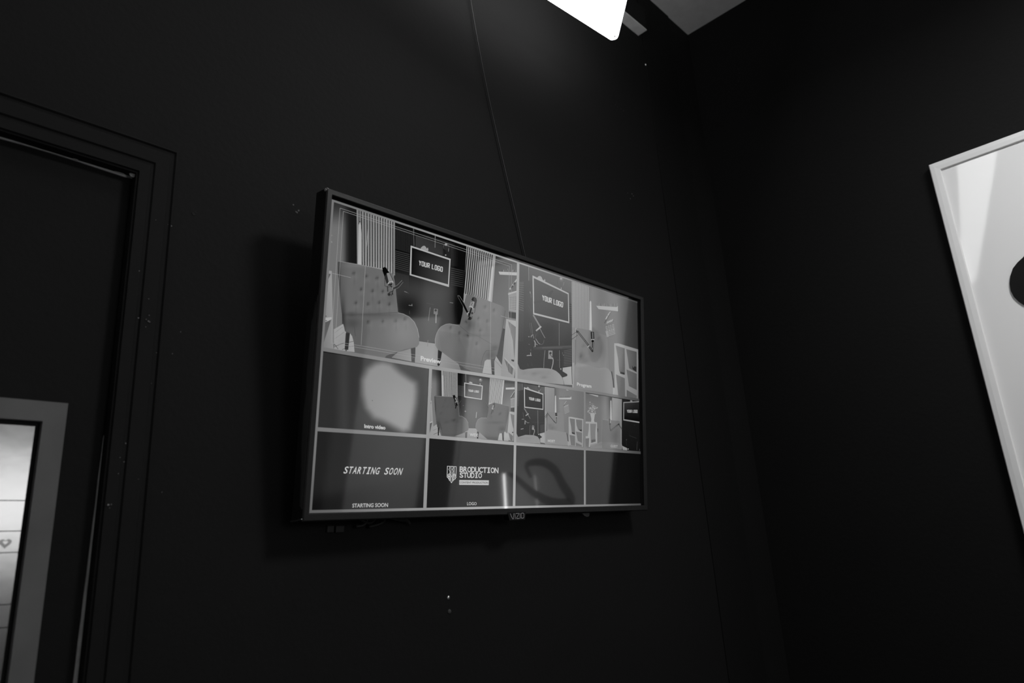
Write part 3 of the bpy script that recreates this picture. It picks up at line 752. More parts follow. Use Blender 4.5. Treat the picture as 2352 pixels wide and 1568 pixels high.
# right chair
CH2 = [(1120, 115), (1150, 97), (1250, 120), (1400, 178), (1640, 268), (1690, 298), (1706, 345), (1690, 480), (1650, 700), (1612, 900), (1585, 1010), (1545, 1068), (1490, 1082), (1430, 1080), (1400, 1105), (1378, 1180), (1358, 1282), (1200, 1256), (1100, 1212), (1000, 1140), (900, 1075), (755, 967), (695, 930), (655, 860), (652, 780), (672, 700), (705, 630), (745, 585), (815, 550), (870, 543), (950, 552), (1022, 572), (1040, 500), (1062, 400), (1092, 230)]
t2 = [(1400, 290), (1535, 340), (1305, 460), (1440, 500), (1115, 515), (1335, 640), (1020, 680), (1145, 725), (1275, 840), (885, 600)]
tb = [(x, y, 18, 22, -30) for x, y in t2] + [(x - 8, y + 80, 12, 70, -8) for x, y in t2] + [(x + 12, y + 40, 40, 50, 8) for x, y in t2] + [(1700, 600, 40, 300, -24), (1190, 560, 70, 90, -26), (1240, 715, 200, 22, -12), (1500, 1010, 90, 70, -22), (1550, 900, 70, 40, -20), (760, 650, 60, 80, 10), (1060, 300, 20, 200, -12)]
Z9.soft(CH2, blobs(lambda x, y: 115 - 6 * ss(900, 1200, y), tb), 26)
Z9.stripes((700, 640), (1000, 700), (1240, 1240), (760, 960), 22, .3, 106)
Z9.line([(1022, 572), (1150, 680), (1280, 720), (1420, 800), (1500, 850)], 6, 98); Z9.line([(1565, 930), (1500, 945), (1420, 948), (1385, 1000), (1350, 1120), (1340, 1210)], 7, 90)
Z9.line([(1706, 345), (1690, 480), (1650, 700), (1612, 900), (1585, 1010)], 9, 88)
Z9.line([(655, 860), (652, 780), (672, 700), (705, 630), (745, 585), (815, 550), (870, 543), (1022, 572)], 6, 145)
Z9.poly([(697, 932), (757, 968), (738, 1090), (722, 1168), (705, 1178), (688, 1165)], 44); Z9.poly([(1490, 1085), (1542, 1076), (1545, 1312), (1506, 1304)], [90, 90, 60, 60])
# microphones
Z1.poly([(702, 790), (702, 768), (716, 756), (735, 760), (752, 788), (768, 812), (742, 815), (722, 845)], 26)
Z1.poly([(720, 842), (742, 812), (764, 900), (738, 905)], 52); Z1.poly([(740, 812), (766, 806), (796, 884), (760, 896)], 132); Z1.line([(768, 812), (800, 880)], 5, 60)
Z1.line([(752, 908), (760, 893), (792, 884), (797, 900)], 7, 172); Z1.poly([(752, 912), (792, 900), (786, 918), (758, 924)], 40)
Z1.line([(722, 850), (724, 925), (750, 938), (775, 930)], 5, 70); Z1.line([(748, 930), (750, 975)], 11, 66); Z1.line([(770, 915), (792, 945), (800, 960)], 11, 56); Z1.line([(790, 940), (800, 960)], 6, 165)
Z1.line([(800, 950), (840, 930), (885, 882)], 16, 60); Z1.line([(800, 940), (838, 918), (878, 876)], 3, 128); Z1.line([(810, 962), (850, 938), (888, 892)], 3, 118); Z1.disc((762, 1002), 15, 42, 70); Z1.line([(765, 985), (790, 975), (795, 1005)], 7, 55); Z1.line([(800, 960), (782, 1012)], 7, 60)
Z9.line([(1005, 125), (1060, 210), (1160, 420)], 30, 48); Z9.line([(1016, 120), (1090, 235), (1175, 400)], 5, 125); Z9.line([(990, 130), (1060, 255), (1140, 410)], 4, 110); Z9.disc((1000, 125), 14, 110, 60)
Z9.poly([(1198, 190), (1212, 150), (1240, 140), (1272, 158), (1282, 195), (1272, 240), (1245, 228)], 30); Z9.poly([(1198, 192), (1246, 216), (1225, 305), (1165, 288)], 142); Z9.poly([(1246, 216), (1272, 232), (1248, 310), (1225, 305)], 50)
for c in [(1207, 210), (1210, 236), (1200, 258)]: Z9.disc(c, 7, 40)
Z9.line([(1164, 292), (1185, 282), (1215, 300), (1222, 325)], 12, 172); Z9.line([(1268, 250), (1245, 380)], 8, 70); Z9.line([(1200, 310), (1180, 370), (1160, 430)], 22, 46); Z9.line([(1132, 385), (1160, 372), (1135, 400), (1150, 415)], 10, 165); Z9.disc((1178, 462), 26, 36, 60); Z9.disc((1210, 385), 16, 44)
Z9.line([(1150, 485), (1165, 440)], 10, 36); Z9.line([(1205, 470), (1212, 430)], 8, 70)
# guide lines
def gl(pts, w=.62, g=152): P0.line(pts, w, g)
gl([(781.6, 477.4), (1175.8, 607.5), (1171.7, 857.4), (761.4, 787.3), (781.6, 477.4)]); gl([(789.3, 484.8), (1170.7, 611), (1166.5, 850), (770.6, 784.0), (789.3, 484.8)])
gl([(839.8, 611), (830.2, 792)], .6, 158); gl([(1128, 693), (1126.3, 843)], .8, 150); gl([(764, 627), (806.5, 637.2)], .7, 155); gl([(1151, 725), (1185.4, 735.7)], .7, 155)
Z9.text('Preview', [(437, 1025), (740, 1078), (738, 1146), (436, 1098)], 195, bold=.035)

# ---- program cell
cell(.5, 0, UR, .5, [92, 60, 120, 140])
PA = Z(1180, 600, 9.8); PB = Z(1180, 740, 9.8); PC = Z(1310, 650, 5.806)
PA.poly([(115, 30), (1310, 420), (1325, 1800), (95, 1750)], [92, 104, 70, 62])
PA.poly([(330, 440), (1300, 700), (1315, 1600), (110, 1700), (115, 1150), (240, 460)], [84, 88, 64, 60, 66, 78])
PA.soft([(100, 900), (1310, 1250), (1325, 2780), (95, 2400)], blobs(lambda x, y: 76 - 22 * ss(1100, 2000, y), [(800, 1500, 260, 200, -10), (250, 2150, 260, 220, -14), (1100, 1650, 200, 250, 6), (1250, 2000, 100, 300, -4)]), 110)
PA.stripes((120, 60), (340, 120), (335, 430), (120, 460), 7, .4, 70); PA.line([(345, 110), (350, 430)], 12, 122)
PA.stripes((118, 470), (235, 480), (235, 1150), (112, 1100), 13, .45, 98, True)
PA.poly([(240, 445), (430, 420), (445, 1200), (560, 1450), (560, 1700), (240, 1700), (230, 1000)], [80, 84, 78, 66, 62, 60, 74])
PA.stripes((110, 1150), (235, 1160), (235, 1800), (105, 1800), 6, .3, 74)
PA.line([(378, 680), (384, 720)], 14, 145); PA.line([(395, 730), (400, 815)], 8, 115); PA.line([(340, 990), (420, 1130)], 5, 92)
PA.poly([(535, 368), (560, 335), (600, 325), (635, 350), (660, 410), (690, 430), (705, 392), (722, 430), (700, 460)], 160)
PA.disc((1085, 405), 60, 122, 100); PA.disc((1075, 385), 32, 170, 130); PA.line([(1140, 470), (1122, 540)], 10, 130); PA.line([(1078, 590), (1076, 630)], 14, 158); PA.line([(985, 360), (1005, 580)], 5, 88)
PA.poly([(430, 312), (1246, 714), (1260, 1392), (446, 1190)], 168)
PA.poly([(460, 372), (1228, 738), (1238, 1352), (470, 1155)], [88, 86, 70, 78])
PA.soft([(462, 900), (640, 860), (800, 700), (880, 640), (900, 680), (760, 860), (600, 930), (465, 950)], lambda x, y: 78, 900)
your_logo(PA, [(648, 752), (1130, 925), (1122, 1040), (655, 872)], 190, 17)
PA.stripes((1262, 950), (1312, 960), (1318, 1390), (1265, 1390), 9, .5, 62, True)
# desk, stand, cables
PA.line([(452, 1215), (600, 1465)], 36, 128); PA.line([(440, 1225), (590, 1480)], 6, 90)
PB.line([(520, 185), (620, 95)], 34, 168); PB.line([(525, 195), (560, 165)], 10, 120); PB.line([(600, 140), (650, 240), (712, 350)], 13, 130)
PB.line([(505, 370), (560, 460), (600, 490)], 13, 140); PB.line([(600, 490), (640, 500), (675, 470), (690, 400)], 8, 100); PB.line([(515, 265), (490, 320), (500, 380)], 7, 96)
for c in [(350, 322), (400, 322), (412, 296), (438, 282)]: PB.disc(c, 14, 160, 120, n=8)
PB.line([(360, 10), (400, 250)], 7, 98); PB.line([(400, 10), (435, 270)], 8, 110); PB.line([(440, 290), (460, 360)], 9, 140)
PB.line([(470, 410), (492, 450), (490, 545)], 20, 148); PB.line([(500, 480), (540, 505)], 12, 142); PB.line([(340, 490), (370, 500)], 9, 110); PB.disc((465, 555), 12, 130, 90, n=8)
PB.line([(305, 748), (345, 742), (405, 742)], 17, 162); PB.line([(388, 682), (390, 740)], 16, 150); PB.line([(392, 600), (392, 650)], 9, 100); PB.line([(320, 920), (330, 990)], 6, 88); PB.line([(405, 900), (420, 980)], 6, 82)
PB.poly([(440, 560), (700, 545), (1310, 520), (1312, 590), (700, 620), (440, 620)], [62, 80, 82, 66, 74, 60]); PB.line([(650, 575), (1100, 572)], 12, 94)
PB.poly([(700, 640), (1040, 630), (1040, 1030), (690, 1030)], 44)
PB.line([(710, 630), (690, 850), (682, 1025)], 13, 116); PB.line([(1030, 15), (1030, 520)], 12, 112); PB.line([(1035, 630), (1040, 1020)], 11, 112); PB.line([(980, 850), (1110, 850)], 7, 86)
PB.poly([(1060, 620), (1110, 620), (1110, 1110), (1075, 1060)], 38); PB.disc((1128, 738), 10, 140, n=8); PB.line([(1105, 670), (1108, 720)], 7, 110)
PB.stripes((1130, 640), (1312, 600), (1312, 990), (1130, 1000), 10, .4, 88, True); PB.stripes((1130, 665), (1312, 625), (1312, 1000), (1130, 1010), 10, .35, 40, True)
PB.poly([(790, 632), (880, 636), (876, 826), (784, 820)], 134); PB.disc((835, 690), 26, 52); PB.line([(810, 700), (880, 790)], 14, 66); PB.line([(882, 795), (897, 850), (890, 930), (856, 1060)], 17, 154)
PB.poly([(1110, 1022), (1312, 990), (1330, 1410), (1150, 1400), (1105, 1240)], [158, 165, 160, 152, 156]); PB.poly([(1045, 1040), (1078, 1030), (1078, 1080)], 150)
PB.poly([(870, 1048), (1030, 1040), (1115, 1105), (1215, 1168), (1212, 1206), (1110, 1240)], 46)
PB.soft([(80, 880), (160, 1080), (330, 1045), (480, 1030), (620, 1026), (780, 1035), (880, 1055), (960, 1092), (1040, 1160), (1095, 1235), (1120, 1300), (1140, 1400), (600, 1350), (75, 1290)], blobs(lambda x, y: 138 + 10 * ss(800, 1100, x), [(460, 1170, 60, 26, -20), (690, 1225, 70, 26, -24), (800, 1130, 50, 18, -14), (250, 1130, 60, 30, -10), (560, 1130, 200, 30, -12)]), 45)
PB.line([(1310, 930), (1325, 1390)], 11, 44)
# program right half: slats, wall, shelf, clapper, chair, bookcase
PC.poly([(22, -40), (250, 0), (252, 640), (80, 620), (50, 1400), (30, 1395)], [160, 150, 142, 146, 150, 150])
PC.stripes((28, -40), (250, 2), (250, 625), (28, 590), 11, .4, 118)
PC.stripes((28, 590), (75, 595), (75, 1060), (36, 1060), 3, .35, 84); PC.line([(24, 1110), (30, 1345)], 6, 42)
def pw(x, y):
    return (112 + 12 * math.exp(-((x - 300) / 60) ** 2)) * (1 - .42 * ss(600, 780, x)) - 14 * ss(780, 900, x) - 6 * ss(120, 0, y)
PC.soft([(250, 0), (560, 98), (905, 215), (910, 890), (905, 1560), (480, 1480), (60, 1420), (60, 760), (250, 640)], pw, 40)
PC.poly([(80, 640), (500, 700), (520, 1200), (60, 1130)], 118)
PC.poly([(262, 250), (273, 232), (284, 250), (292, 640), (258, 635)], [176, 180, 176, 186, 182])
for i in range(18): x = 372 + i * 15; PC.line([(x, 305), (x + random.uniform(-4, 4), 302 - random.uniform(4, 42))], 5, random.choice([92, 132, 140, 96]))
PC.poly([(350, 300), (620, 318), (638, 304), (642, 375), (605, 370), (380, 345)], 164); PC.poly([(645, 310), (650, 390), (642, 375)], 70)
PC.line([(462, 530), (545, 380)], 12, 84); PC.line([(478, 478), (498, 440)], 14, 170); PC.line([(506, 428), (520, 404)], 14, 170); PC.line([(526, 396), (538, 382)], 12, 165)
PC.poly([(462, 562), (580, 528), (612, 700), (492, 740)], 112); PC.line([(490, 535), (572, 502)], 22, 96)
for i in range(4): PC.line([(492 + i * 21, 538 - i * 9), (504 + i * 21, 510 - i * 9)], 11, 172)
for k in range(7): PC.line([(474 + k * 4, 585 + k * 20), (584 + k * 3, 550 + k * 20)], 8, 152 if k != 3 else 172)
for k in range(3): PC.line([(500 + k * 26, 560 - k * 8), (512 + k * 26, 640 - k * 8)], 5, 92)
PC.poly([(472, 640), (500, 632), (516, 712), (490, 720)], 145)
PC.soft([(88, 605), (105, 598), (270, 628), (320, 648), (455, 688), (475, 720), (480, 820), (482, 1130), (76, 1085)], blobs(lambda x, y: 122 + 6 * ss(900, 1100, y), [(150, 970, 26, 40, -36), (190, 830, 20, 30, -18), (380, 740, 20, 20, -12), (200, 1030, 60, 30, -14), (440, 900, 50, 200, -8)]), 34)
PC.soft([(48, 1420), (60, 1110), (90, 1052), (230, 1085), (380, 1130), (470, 1122), (515, 1145), (550, 1200), (568, 1290), (580, 1495), (300, 1460)], blobs(130, [(150, 1095, 90, 12, 14), (420, 1145, 90, 14, 12), (80, 1200, 20, 100, 10), (500, 1350, 60, 200, 5)]), 40)
PC.line([(555, 1180), (572, 1280), (585, 1392)], 14, 50); PC.poly([(572, 1392), (595, 1395), (595, 1500), (572, 1490)], 158)
PC.line([(18, 695), (98, 640)], 5, 42); PC.line([(22, 750), (105, 690)], 6, 42); PC.line([(98, 640), (200, 770), (300, 905)], 24, 60); PC.line([(106, 650), (205, 778), (296, 898)], 5, 132); PC.disc((96, 648), 15, 40, 60); PC.line([(236, 852), (256, 832)], 11, 170); PC.disc((298, 905), 14, 58, 80)
PC.poly([(275, 650), (318, 648), (324, 742), (280, 745)], 62); PC.poly([(292, 655), (308, 655), (312, 740), (296, 740)], 120); PC.line([(284, 752), (322, 752)], 10, 172); PC.disc((302, 772), 17, 44, 60); PC.line([(300, 790), (298, 860)], 10, 62); PC.line([(318, 790), (308, 890)], 6, 90)
PC.poly([(588, 800), (645, 803), (912, 885), (906, 1562), (740, 1532), (596, 1500)], [152, 156, 128, 118, 140, 150])
PC.poly([(608, 830), (728, 868), (733, 1212), (655, 1175), (640, 1010)], [110, 98, 92, 100, 112])
PC.poly([(748, 878), (888, 915), (888, 1190), (788, 1135), (768, 1000)], [104, 76, 74, 92, 104])
PC.poly([(612, 1215), (730, 1268), (735, 1525), (642, 1500), (630, 1380)], 100)
PC.poly([(752, 1150), (890, 1208), (890, 1425), (785, 1372), (772, 1280)], [104, 84, 78, 96, 104])
PC.poly([(755, 1422), (890, 1500), (890, 1545), (755, 1522)], 92)
PC.poly([(664, 1176), (725, 1195), (730, 1222), (668, 1206)], 52); PC.poly([(828, 1095), (842, 1130), (858, 1108), (886, 1115), (886, 1182), (850, 1160), (832, 1140)], 42)
PC.text('Program', [(92, 1322), (285, 1352), (285, 1412), (92, 1380)], 190, bold=.03)

# ---- wide cell
cell(.25, .5, .5, .75, [90, 90, 130, 130])
Z4 = Z(970, 830, 7.838)
Z4.soft([(172, 122), (1672, 352), (1640, 1445), (112, 1340), (140, 700)], lambda x, y: 104, 1200)
Z4.soft([(175, 125), (350, 160), (365, 640), (225, 620), (265, 1150), (205, 1170), (150, 700)], lambda x, y: (70 + 48 * ss(150, 420, y)) * (1 - .5 * ss(230, 330, x)), 45)
Z4.poly([(135, 700), (178, 705), (205, 1170), (270, 1125), (300, 1200), (350, 1350), (120, 1330), (125, 1000)], [155, 155, 150, 160, 155, 155, 145, 130])
Z4.poly([(150, 730), (170, 735), (150, 800)], 80); Z4.poly([(132, 1120), (185, 1095), (150, 1250), (125, 1330)], 90); Z4.line([(135, 1100), (185, 1085)], 18, 170); Z4.poly([(132, 1045), (148, 1085), (130, 1080)], 40)
Z4.line([(205, 1240), (270, 1210)], 6, 110); Z4.line([(210, 1310), (340, 1260)], 7, 80)
for x, y in [(165, 410), (160, 445), (168, 465)]: Z4.disc((x, y), 14, 160, 130, n=7)
Z4.poly([(350, 158), (640, 200), (640, 640), (360, 630)], 158); Z4.stripes((375, 162), (632, 200), (632, 640), (385, 630), 13, .36, 42)
Z4.poly([(358, 240), (380, 250), (388, 640), (362, 632)], 180)
Z4.soft([(640, 198), (1222, 292), (1200, 760), (1190, 1000), (1000, 1200), (830, 1200), (680, 980), (645, 640)], blobs(lambda x, y: 52 + 30 * ss(450, 900, y), [(930, 800, 160, 300, 10), (720, 850, 70, 200, -34), (1160, 850, 60, 160, -24), (900, 280, 120, 60, 18)]), 60)
Z4.stripes((650, 430), (760, 445), (760, 640), (650, 620), 9, .45, 92, True); Z4.poly([(645, 200), (1222, 292), (1222, 315), (645, 225)], 48)
Z4.line([(788, 215), (795, 370)], 8, 130); Z4.poly([(840, 375), (870, 362), (905, 375), (912, 395)], 175); Z4.disc((1058, 335), 34, 120, 84); Z4.disc((1052, 322), 16, 190, 130); Z4.line([(1078, 360), (1060, 405)], 12, 40); Z4.line([(1046, 395), (1048, 415)], 12, 165)
Z4.poly([(762, 375), (1095, 432), (1080, 688), (762, 640)], 182); Z4.poly([(778, 394), (1080, 446), (1066, 672), (776, 624)], [60, 76, 96, 84])
your_logo(Z4, [(836, 500), (1030, 525), (1026, 562), (838, 540)], 185, 7)
Z4.line([(738, 790), (752, 792)], 5, 150); Z4.line([(765, 895), (795, 895)], 6, 160); Z4.line([(780, 880), (780, 910)], 5, 150); Z4.line([(985, 910), (975, 1010)], 12, 158)
Z4.poly([(1225, 295), (1485, 335), (1440, 770), (1300, 740), (1200, 780)], 162); Z4.stripes((1232, 300), (1468, 335), (1430, 765), (1205, 740), 13, .34, 70); Z4.poly([(1450, 450), (1465, 440), (1445, 770), (1422, 765)], 180)
Z4.poly([(1488, 340), (1672, 362), (1668, 900), (1560, 800), (1448, 770)], [62, 70, 110, 110, 96])
Z4.poly([(1508, 470), (1668, 465), (1668, 500), (1510, 502)], 175); Z4.line([(1545, 455), (1560, 440), (1600, 450), (1610, 430), (1665, 440)], 8, 60)
Z4.line([(1605, 655), (1668, 545)], 22, 40); Z4.line([(1600, 640), (1664, 535)], 8, 175); Z4.poly([(1595, 665), (1668, 650), (1665, 820), (1600, 830)], 140); Z4.stripes((1600, 690), (1666, 680), (1664, 810), (1602, 815), 6, .3, 96, True); Z4.poly([(1600, 835), (1664, 830), (1662, 900), (1600, 895)], 52)
Z4.poly([(1575, 900), (1665, 912), (1645, 1430), (1500, 1400), (1540, 1280)], 158); Z4.poly([(1590, 935), (1662, 965), (1650, 1220), (1625, 1130)], 112); Z4.poly([(1555, 1270), (1640, 1340), (1630, 1430), (1590, 1410)], 110); Z4.disc((1634, 1275), 12, 40, n=8)
Z4.poly([(830, 1200), (985, 1205), (1060, 1400), (770, 1380), (775, 1270)], 148); Z4.poly([(600, 1340), (770, 1280), (775, 1375)], 135); Z4.poly([(1030, 1270), (1180, 1400), (1020, 1390)], 140)
Z4.poly([(1380, 1290), (1440, 1290), (1455, 1425), (1360, 1415)], 165); Z4.poly([(1480, 1250), (1540, 1300), (1560, 1430), (1475, 1425)], 160)
C3 = [(220, 622), (240, 612), (545, 635), (600, 660), (640, 760), (668, 980), (720, 985), (790, 1030), (832, 1110), (845, 1190), (830, 1240), (760, 1275), (600, 1340), (560, 1355), (362, 1340), (340, 1240), (320, 1200), (275, 1180), (255, 1050), (235, 880)]
Z4.soft(C3, blobs(lambda x, y: 88 + 22 * ss(700, 850, x), [(430, 710, 14, 18, -24), (515, 715, 14, 18, -22), (395, 800, 14, 20, -24), (475, 800, 14, 18, -22), (555, 790, 14, 18, -20), (355, 940, 14, 22, -28), (440, 1080, 30, 12, -20), (570, 1050, 30, 14, -18), (700, 1020, 30, 14, -14), (230, 800, 14, 250, -30), (290, 1150, 30, 80, -20)]), 40)
Z4.line([(265, 1080), (330, 1120), (355, 1220)], 8, 70)
for i in range(16): Z4.line([(262 + i * 26, 660 + i * 3), (300 + i * 28, 1000 + i * 4)], 4, 96)
for i in range(14): Z4.line([(350 + i * 26, 1110), (400 + i * 22, 1300)], 4, 96 + i)
Z4.line([(832, 1110), (790, 1030), (720, 985), (668, 980)], 6, 138); Z4.line([(220, 622), (545, 635)], 5, 128)
Z4.poly([(285, 1185), (312, 1190), (305, 1335), (285, 1332)], 42); Z4.poly([(778, 1272), (818, 1262), (808, 1378), (778, 1372)], 92)
C4 = [(1215, 770), (1300, 738), (1400, 762), (1560, 802), (1568, 860), (1540, 1040), (1500, 1230), (1475, 1290), (1400, 1290), (1385, 1330), (1365, 1418), (1250, 1400), (1170, 1390), (1040, 1280), (1000, 1255), (965, 1190), (975, 1110), (1005, 1045), (1060, 1012), (1165, 1015), (1195, 880)]
Z4.soft(C4, blobs(lambda x, y: 90 + 22 * ss(1200, 1000, x), [(1380, 835, 16, 20, -16), (1465, 850, 16, 18, -16), (1410, 940, 16, 22, -26), (1320, 1100, 160, 20, -14), (1230, 990, 20, 30, -20), (1550, 1000, 24, 200, -24), (1440, 1210, 60, 40, -24)]), 40)
Z4.line([(965, 1190), (975, 1110), (1005, 1045), (1060, 1012), (1165, 1015)], 6, 140); Z4.line([(1300, 738), (1400, 762), (1560, 802)], 5, 128); Z4.line([(1170, 1080), (1260, 1110), (1380, 1130), (1480, 1170)], 7, 84)
Z4.line([(1480, 1180), (1420, 1200), (1385, 1260), (1375, 1320)], 8, 78); Z4.poly([(1440, 1290), (1465, 1285), (1470, 1420), (1450, 1415)], 50); Z4.poly([(992, 1255), (1025, 1270), (1012, 1390), (990, 1385)], 44)
Z4.poly([(548, 605), (590, 602), (615, 655), (575, 680)], 28); Z4.poly([(575, 680), (612, 655), (635, 715), (600, 735)], 50); Z4.line([(598, 655), (622, 710)], 12, 160); Z4.line([(600, 730), (635, 720)], 9, 182); Z4.line([(580, 700), (600, 790)], 10, 46); Z4.line([(610, 740), (640, 790)], 18, 46); Z4.line([(620, 760), (605, 840)], 18, 40); Z4.line([(645, 790), (705, 700)], 9, 84)
Z4.poly([(1280, 760), (1300, 742), (1315, 755), (1308, 830), (1275, 830)], 30); Z4.line([(1285, 790), (1265, 850)], 20, 140); Z4.line([(1260, 848), (1285, 858)], 9, 182); Z4.line([(1270, 870), (1245, 945)], 18, 42); Z4.line([(1290, 850), (1280, 920)], 9, 60); Z4.line([(1155, 745), (1240, 900)], 8, 90)
Z4.text('WIDE', [(860, 1290), (1008, 1300), (1008, 1352), (862, 1342)], 195, bold=.02)

# ---- host cell
cell(.5, .5, .75, .75, [60, 105, 130, 130])
Z5 = Z(1170, 860, 7.127)
Z5.poly([(125, 130), (585, 195), (585, 980), (480, 1010), (150, 1020), (120, 950)], [60, 74, 52, 50, 40, 44])
Z5.stripes((130, 140), (215, 150), (210, 262), (130, 280), 4, .4, 98); Z5.line([(218, 150), (218, 260)], 7, 130); Z5.poly([(240, 150), (585, 205), (585, 320), (240, 240)], [70, 96, 92, 74])
Z5.stripes((128, 290), (170, 295), (170, 525), (125, 520), 9, .4, 86, True); Z5.line([(225, 350), (228, 400)], 8, 90)
Z5.poly([(170, 265), (240, 245), (250, 540), (340, 740), (340, 1000), (140, 1010), (150, 600)], 42)
Z5.poly([(285, 215), (308, 200), (330, 220), (352, 238)], 165); Z5.disc((495, 212), 32, 92, 70); Z5.disc((492, 190), 17, 180, 110); Z5.line([(490, 262), (492, 285)], 12, 155); Z5.line([(520, 230), (510, 262)], 8, 120)
Z5.poly([(245, 205), (563, 312), (562, 576), (250, 540)], 178); Z5.poly([(260, 232), (552, 328), (552, 560), (264, 524)], [48, 42, 30, 32])
your_logo(Z5, [(325, 365), (518, 404), (514, 444), (328, 412)], 185, 7.5)
Z5.line([(250, 552), (312, 655)], 16, 122); Z5.line([(276, 670), (318, 640)], 14, 168); Z5.line([(312, 660), (348, 720)], 7, 130); Z5.line([(258, 745), (305, 790), (330, 785)], 8, 130); Z5.line([(212, 730), (245, 728)], 9, 140); Z5.line([(265, 760), (262, 810)], 14, 150); Z5.line([(195, 892), (235, 884)], 10, 160); Z5.line([(230, 620), (240, 700)], 7, 92)
Z5.line([(380, 780), (585, 790)], 18, 66); Z5.line([(472, 585), (476, 965)], 9, 112); Z5.line([(345, 830), (340, 985)], 7, 104); Z5.poly([(378, 832), (412, 836), (410, 905), (375, 900)], 140); Z5.disc((395, 852), 9, 45); Z5.line([(415, 895), (418, 930), (402, 985)], 10, 148)
Z5.stripes((510, 830), (582, 815), (582, 950), (510, 955), 7, .45, 84, True); Z5.poly([(500, 965), (582, 945), (590, 1120), (515, 1110)], 160); Z5.poly([(430, 1000), (500, 985), (542, 1022), (500, 1050)], 40); Z5.disc((484, 978), 8, 185, n=8)
Z5.soft([(118, 960), (150, 1020), (270, 985), (400, 990), (470, 1015), (505, 1070), (515, 1130), (105, 1105)], blobs(142, [(190, 1050, 40, 14, -16), (310, 1055, 60, 14, -20), (240, 1020, 30, 8, -10)]), 40)
Z5.poly([(585, 198), (745, 220), (745, 625), (625, 610), (600, 1140), (585, 1130)], [152, 140, 132, 136, 140, 145]); Z5.stripes((592, 205), (740, 224), (740, 620), (592, 600), 10, .3, 122); Z5.line([(618, 640), (622, 900)], 6, 60)
Z5.soft([(748, 205), (1235, 280), (1228, 1190), (600, 1150), (625, 660), (748, 650)], lambda x, y: 118 - 10 * ss(1000, 1200, x) - 28 * (1 - ss(748, 800, x)) + 12 * math.exp(-((x - 860) / 70) ** 2 - ((y - 520) / 200) ** 2), 60)
Z5.poly([(752, 350), (762, 340), (770, 350), (776, 640), (748, 632)], 178); Z5.line([(940, 250), (970, 258)], 9, 165)
Z5.poly([(815, 380), (1000, 376), (1020, 358), (1022, 405), (820, 402)], 176); 
for i in range(10): Z5.line([(840 + i * 16, 376), (842 + i * 16, 376 - random.uniform(6, 26))], 5, 92)
Z5.line([(895, 520), (945, 425)], 9, 92); Z5.line([(905, 485), (940, 430)], 8, 170); Z5.poly([(892, 535), (970, 500), (992, 610), (908, 655)], 120)
for k in range(5): Z5.line([(900 + k * 3, 550 + k * 22), (974 + k * 3, 515 + k * 22)], 7, 160)
Z5.line([(900, 528), (970, 495)], 10, 170)
Z5.soft([(625, 640), (632, 608), (740, 620), (880, 628), (895, 680), (905, 935), (620, 905)], blobs(128, [(680, 850, 30, 30, -24), (720, 880, 40, 20, -14)]), 45)
Z5.soft([(598, 1140), (610, 930), (630, 902), (740, 915), (880, 935), (935, 945), (955, 990), (965, 1155), (800, 1150)], blobs(136, [(700, 925, 80, 10, 10)]), 60); Z5.line([(945, 960), (970, 1100)], 9, 52); Z5.poly([(962, 1090), (985, 1100), (985, 1165), (960, 1160)], 150)
Z5.line([(585, 690), (632, 635)], 6, 52); Z5.line([(590, 712), (635, 660)], 5, 52); Z5.line([(632, 635), (740, 765)], 12, 54); Z5.line([(640, 640), (738, 755)], 3, 140); Z5.line([(730, 760), (770, 795)], 10, 60); Z5.poly([(755, 625), (785, 622), (790, 680), (758, 680)], 66); Z5.line([(757, 688), (792, 690)], 7, 178); Z5.disc((776, 705), 10, 48, n=8); Z5.line([(776, 712), (778, 790)], 7, 70)
Z5.poly([(975, 690), (1020, 692), (1218, 728), (1215, 1185), (1080, 1172), (978, 1155)], [160, 165, 150, 140, 148, 150])
for q in ([(992, 715), (1078, 728), (1082, 990), (1028, 965), (1015, 850)], [(1095, 732), (1198, 745), (1195, 930), (1130, 905), (1105, 830)], [(990, 985), (1080, 1005), (1082, 1165), (1015, 1155)], [(1095, 930), (1195, 950), (1195, 1120), (1125, 1085)], [(1095, 1110), (1190, 1155), (1190, 1178), (1095, 1168)]): Z5.poly(q, 112)
Z5.poly([(1028, 942), (1076, 952), (1076, 972), (1030, 964)], 55); Z5.poly([(1150, 885), (1165, 905), (1190, 895), (1190, 932), (1155, 918)], 50)
Z5.text('HOST', [(636, 1060), (752, 1070), (752, 1112), (636, 1104)], 195, bold=.02)

# ---- guest cell
cell(.75, .5, UR, .75, [112, 30, 20, 128])
Z8 = Z(1330, 900, 10.453)
Z8.soft([(158, 30), (800, 120), (800, 1200), (1040, 1380), (158, 1330)], lambda x, y: 112 + 16 * math.exp(-((x - 620) / 60) ** 2) - 44 * ss(680, 760, x) * ss(760, 200, y) - 12 * ss(400, 0, y), 60)
Z8.poly([(240, 45), (340, 55), (470, 80), (470, 115), (420, 105)], 158)
for i in range(90):
    a = random.uniform(0, 6.28); r = random.uniform(.1, 1); c = (325 + 92 * r * math.cos(a), 385 + 125 * r * math.sin(a)); q = random.uniform(9, 20); b = random.uniform(0, 3.1)
    Z8.poly([(c[0] + q * math.cos(b), c[1] + q * math.sin(b)), (c[0] - q * .5 * math.sin(b), c[1] + q * .5 * math.cos(b)), (c[0] - q * math.cos(b), c[1] - q * math.sin(b)), (c[0] + q * .6 * math.sin(b), c[1] - q * .6 * math.cos(b))], random.choice([150, 165, 172, 140, 128, 158]))
for c in [(445, 375), (430, 385), (270, 245), (230, 450), (222, 475), (390, 480), (400, 515), (255, 500)]: Z8.disc(c, 16, 162, 150, n=6)
for c in [(352, 425), (300, 330), (350, 480), (270, 420)]: Z8.disc(c, 8, 118, n=6)
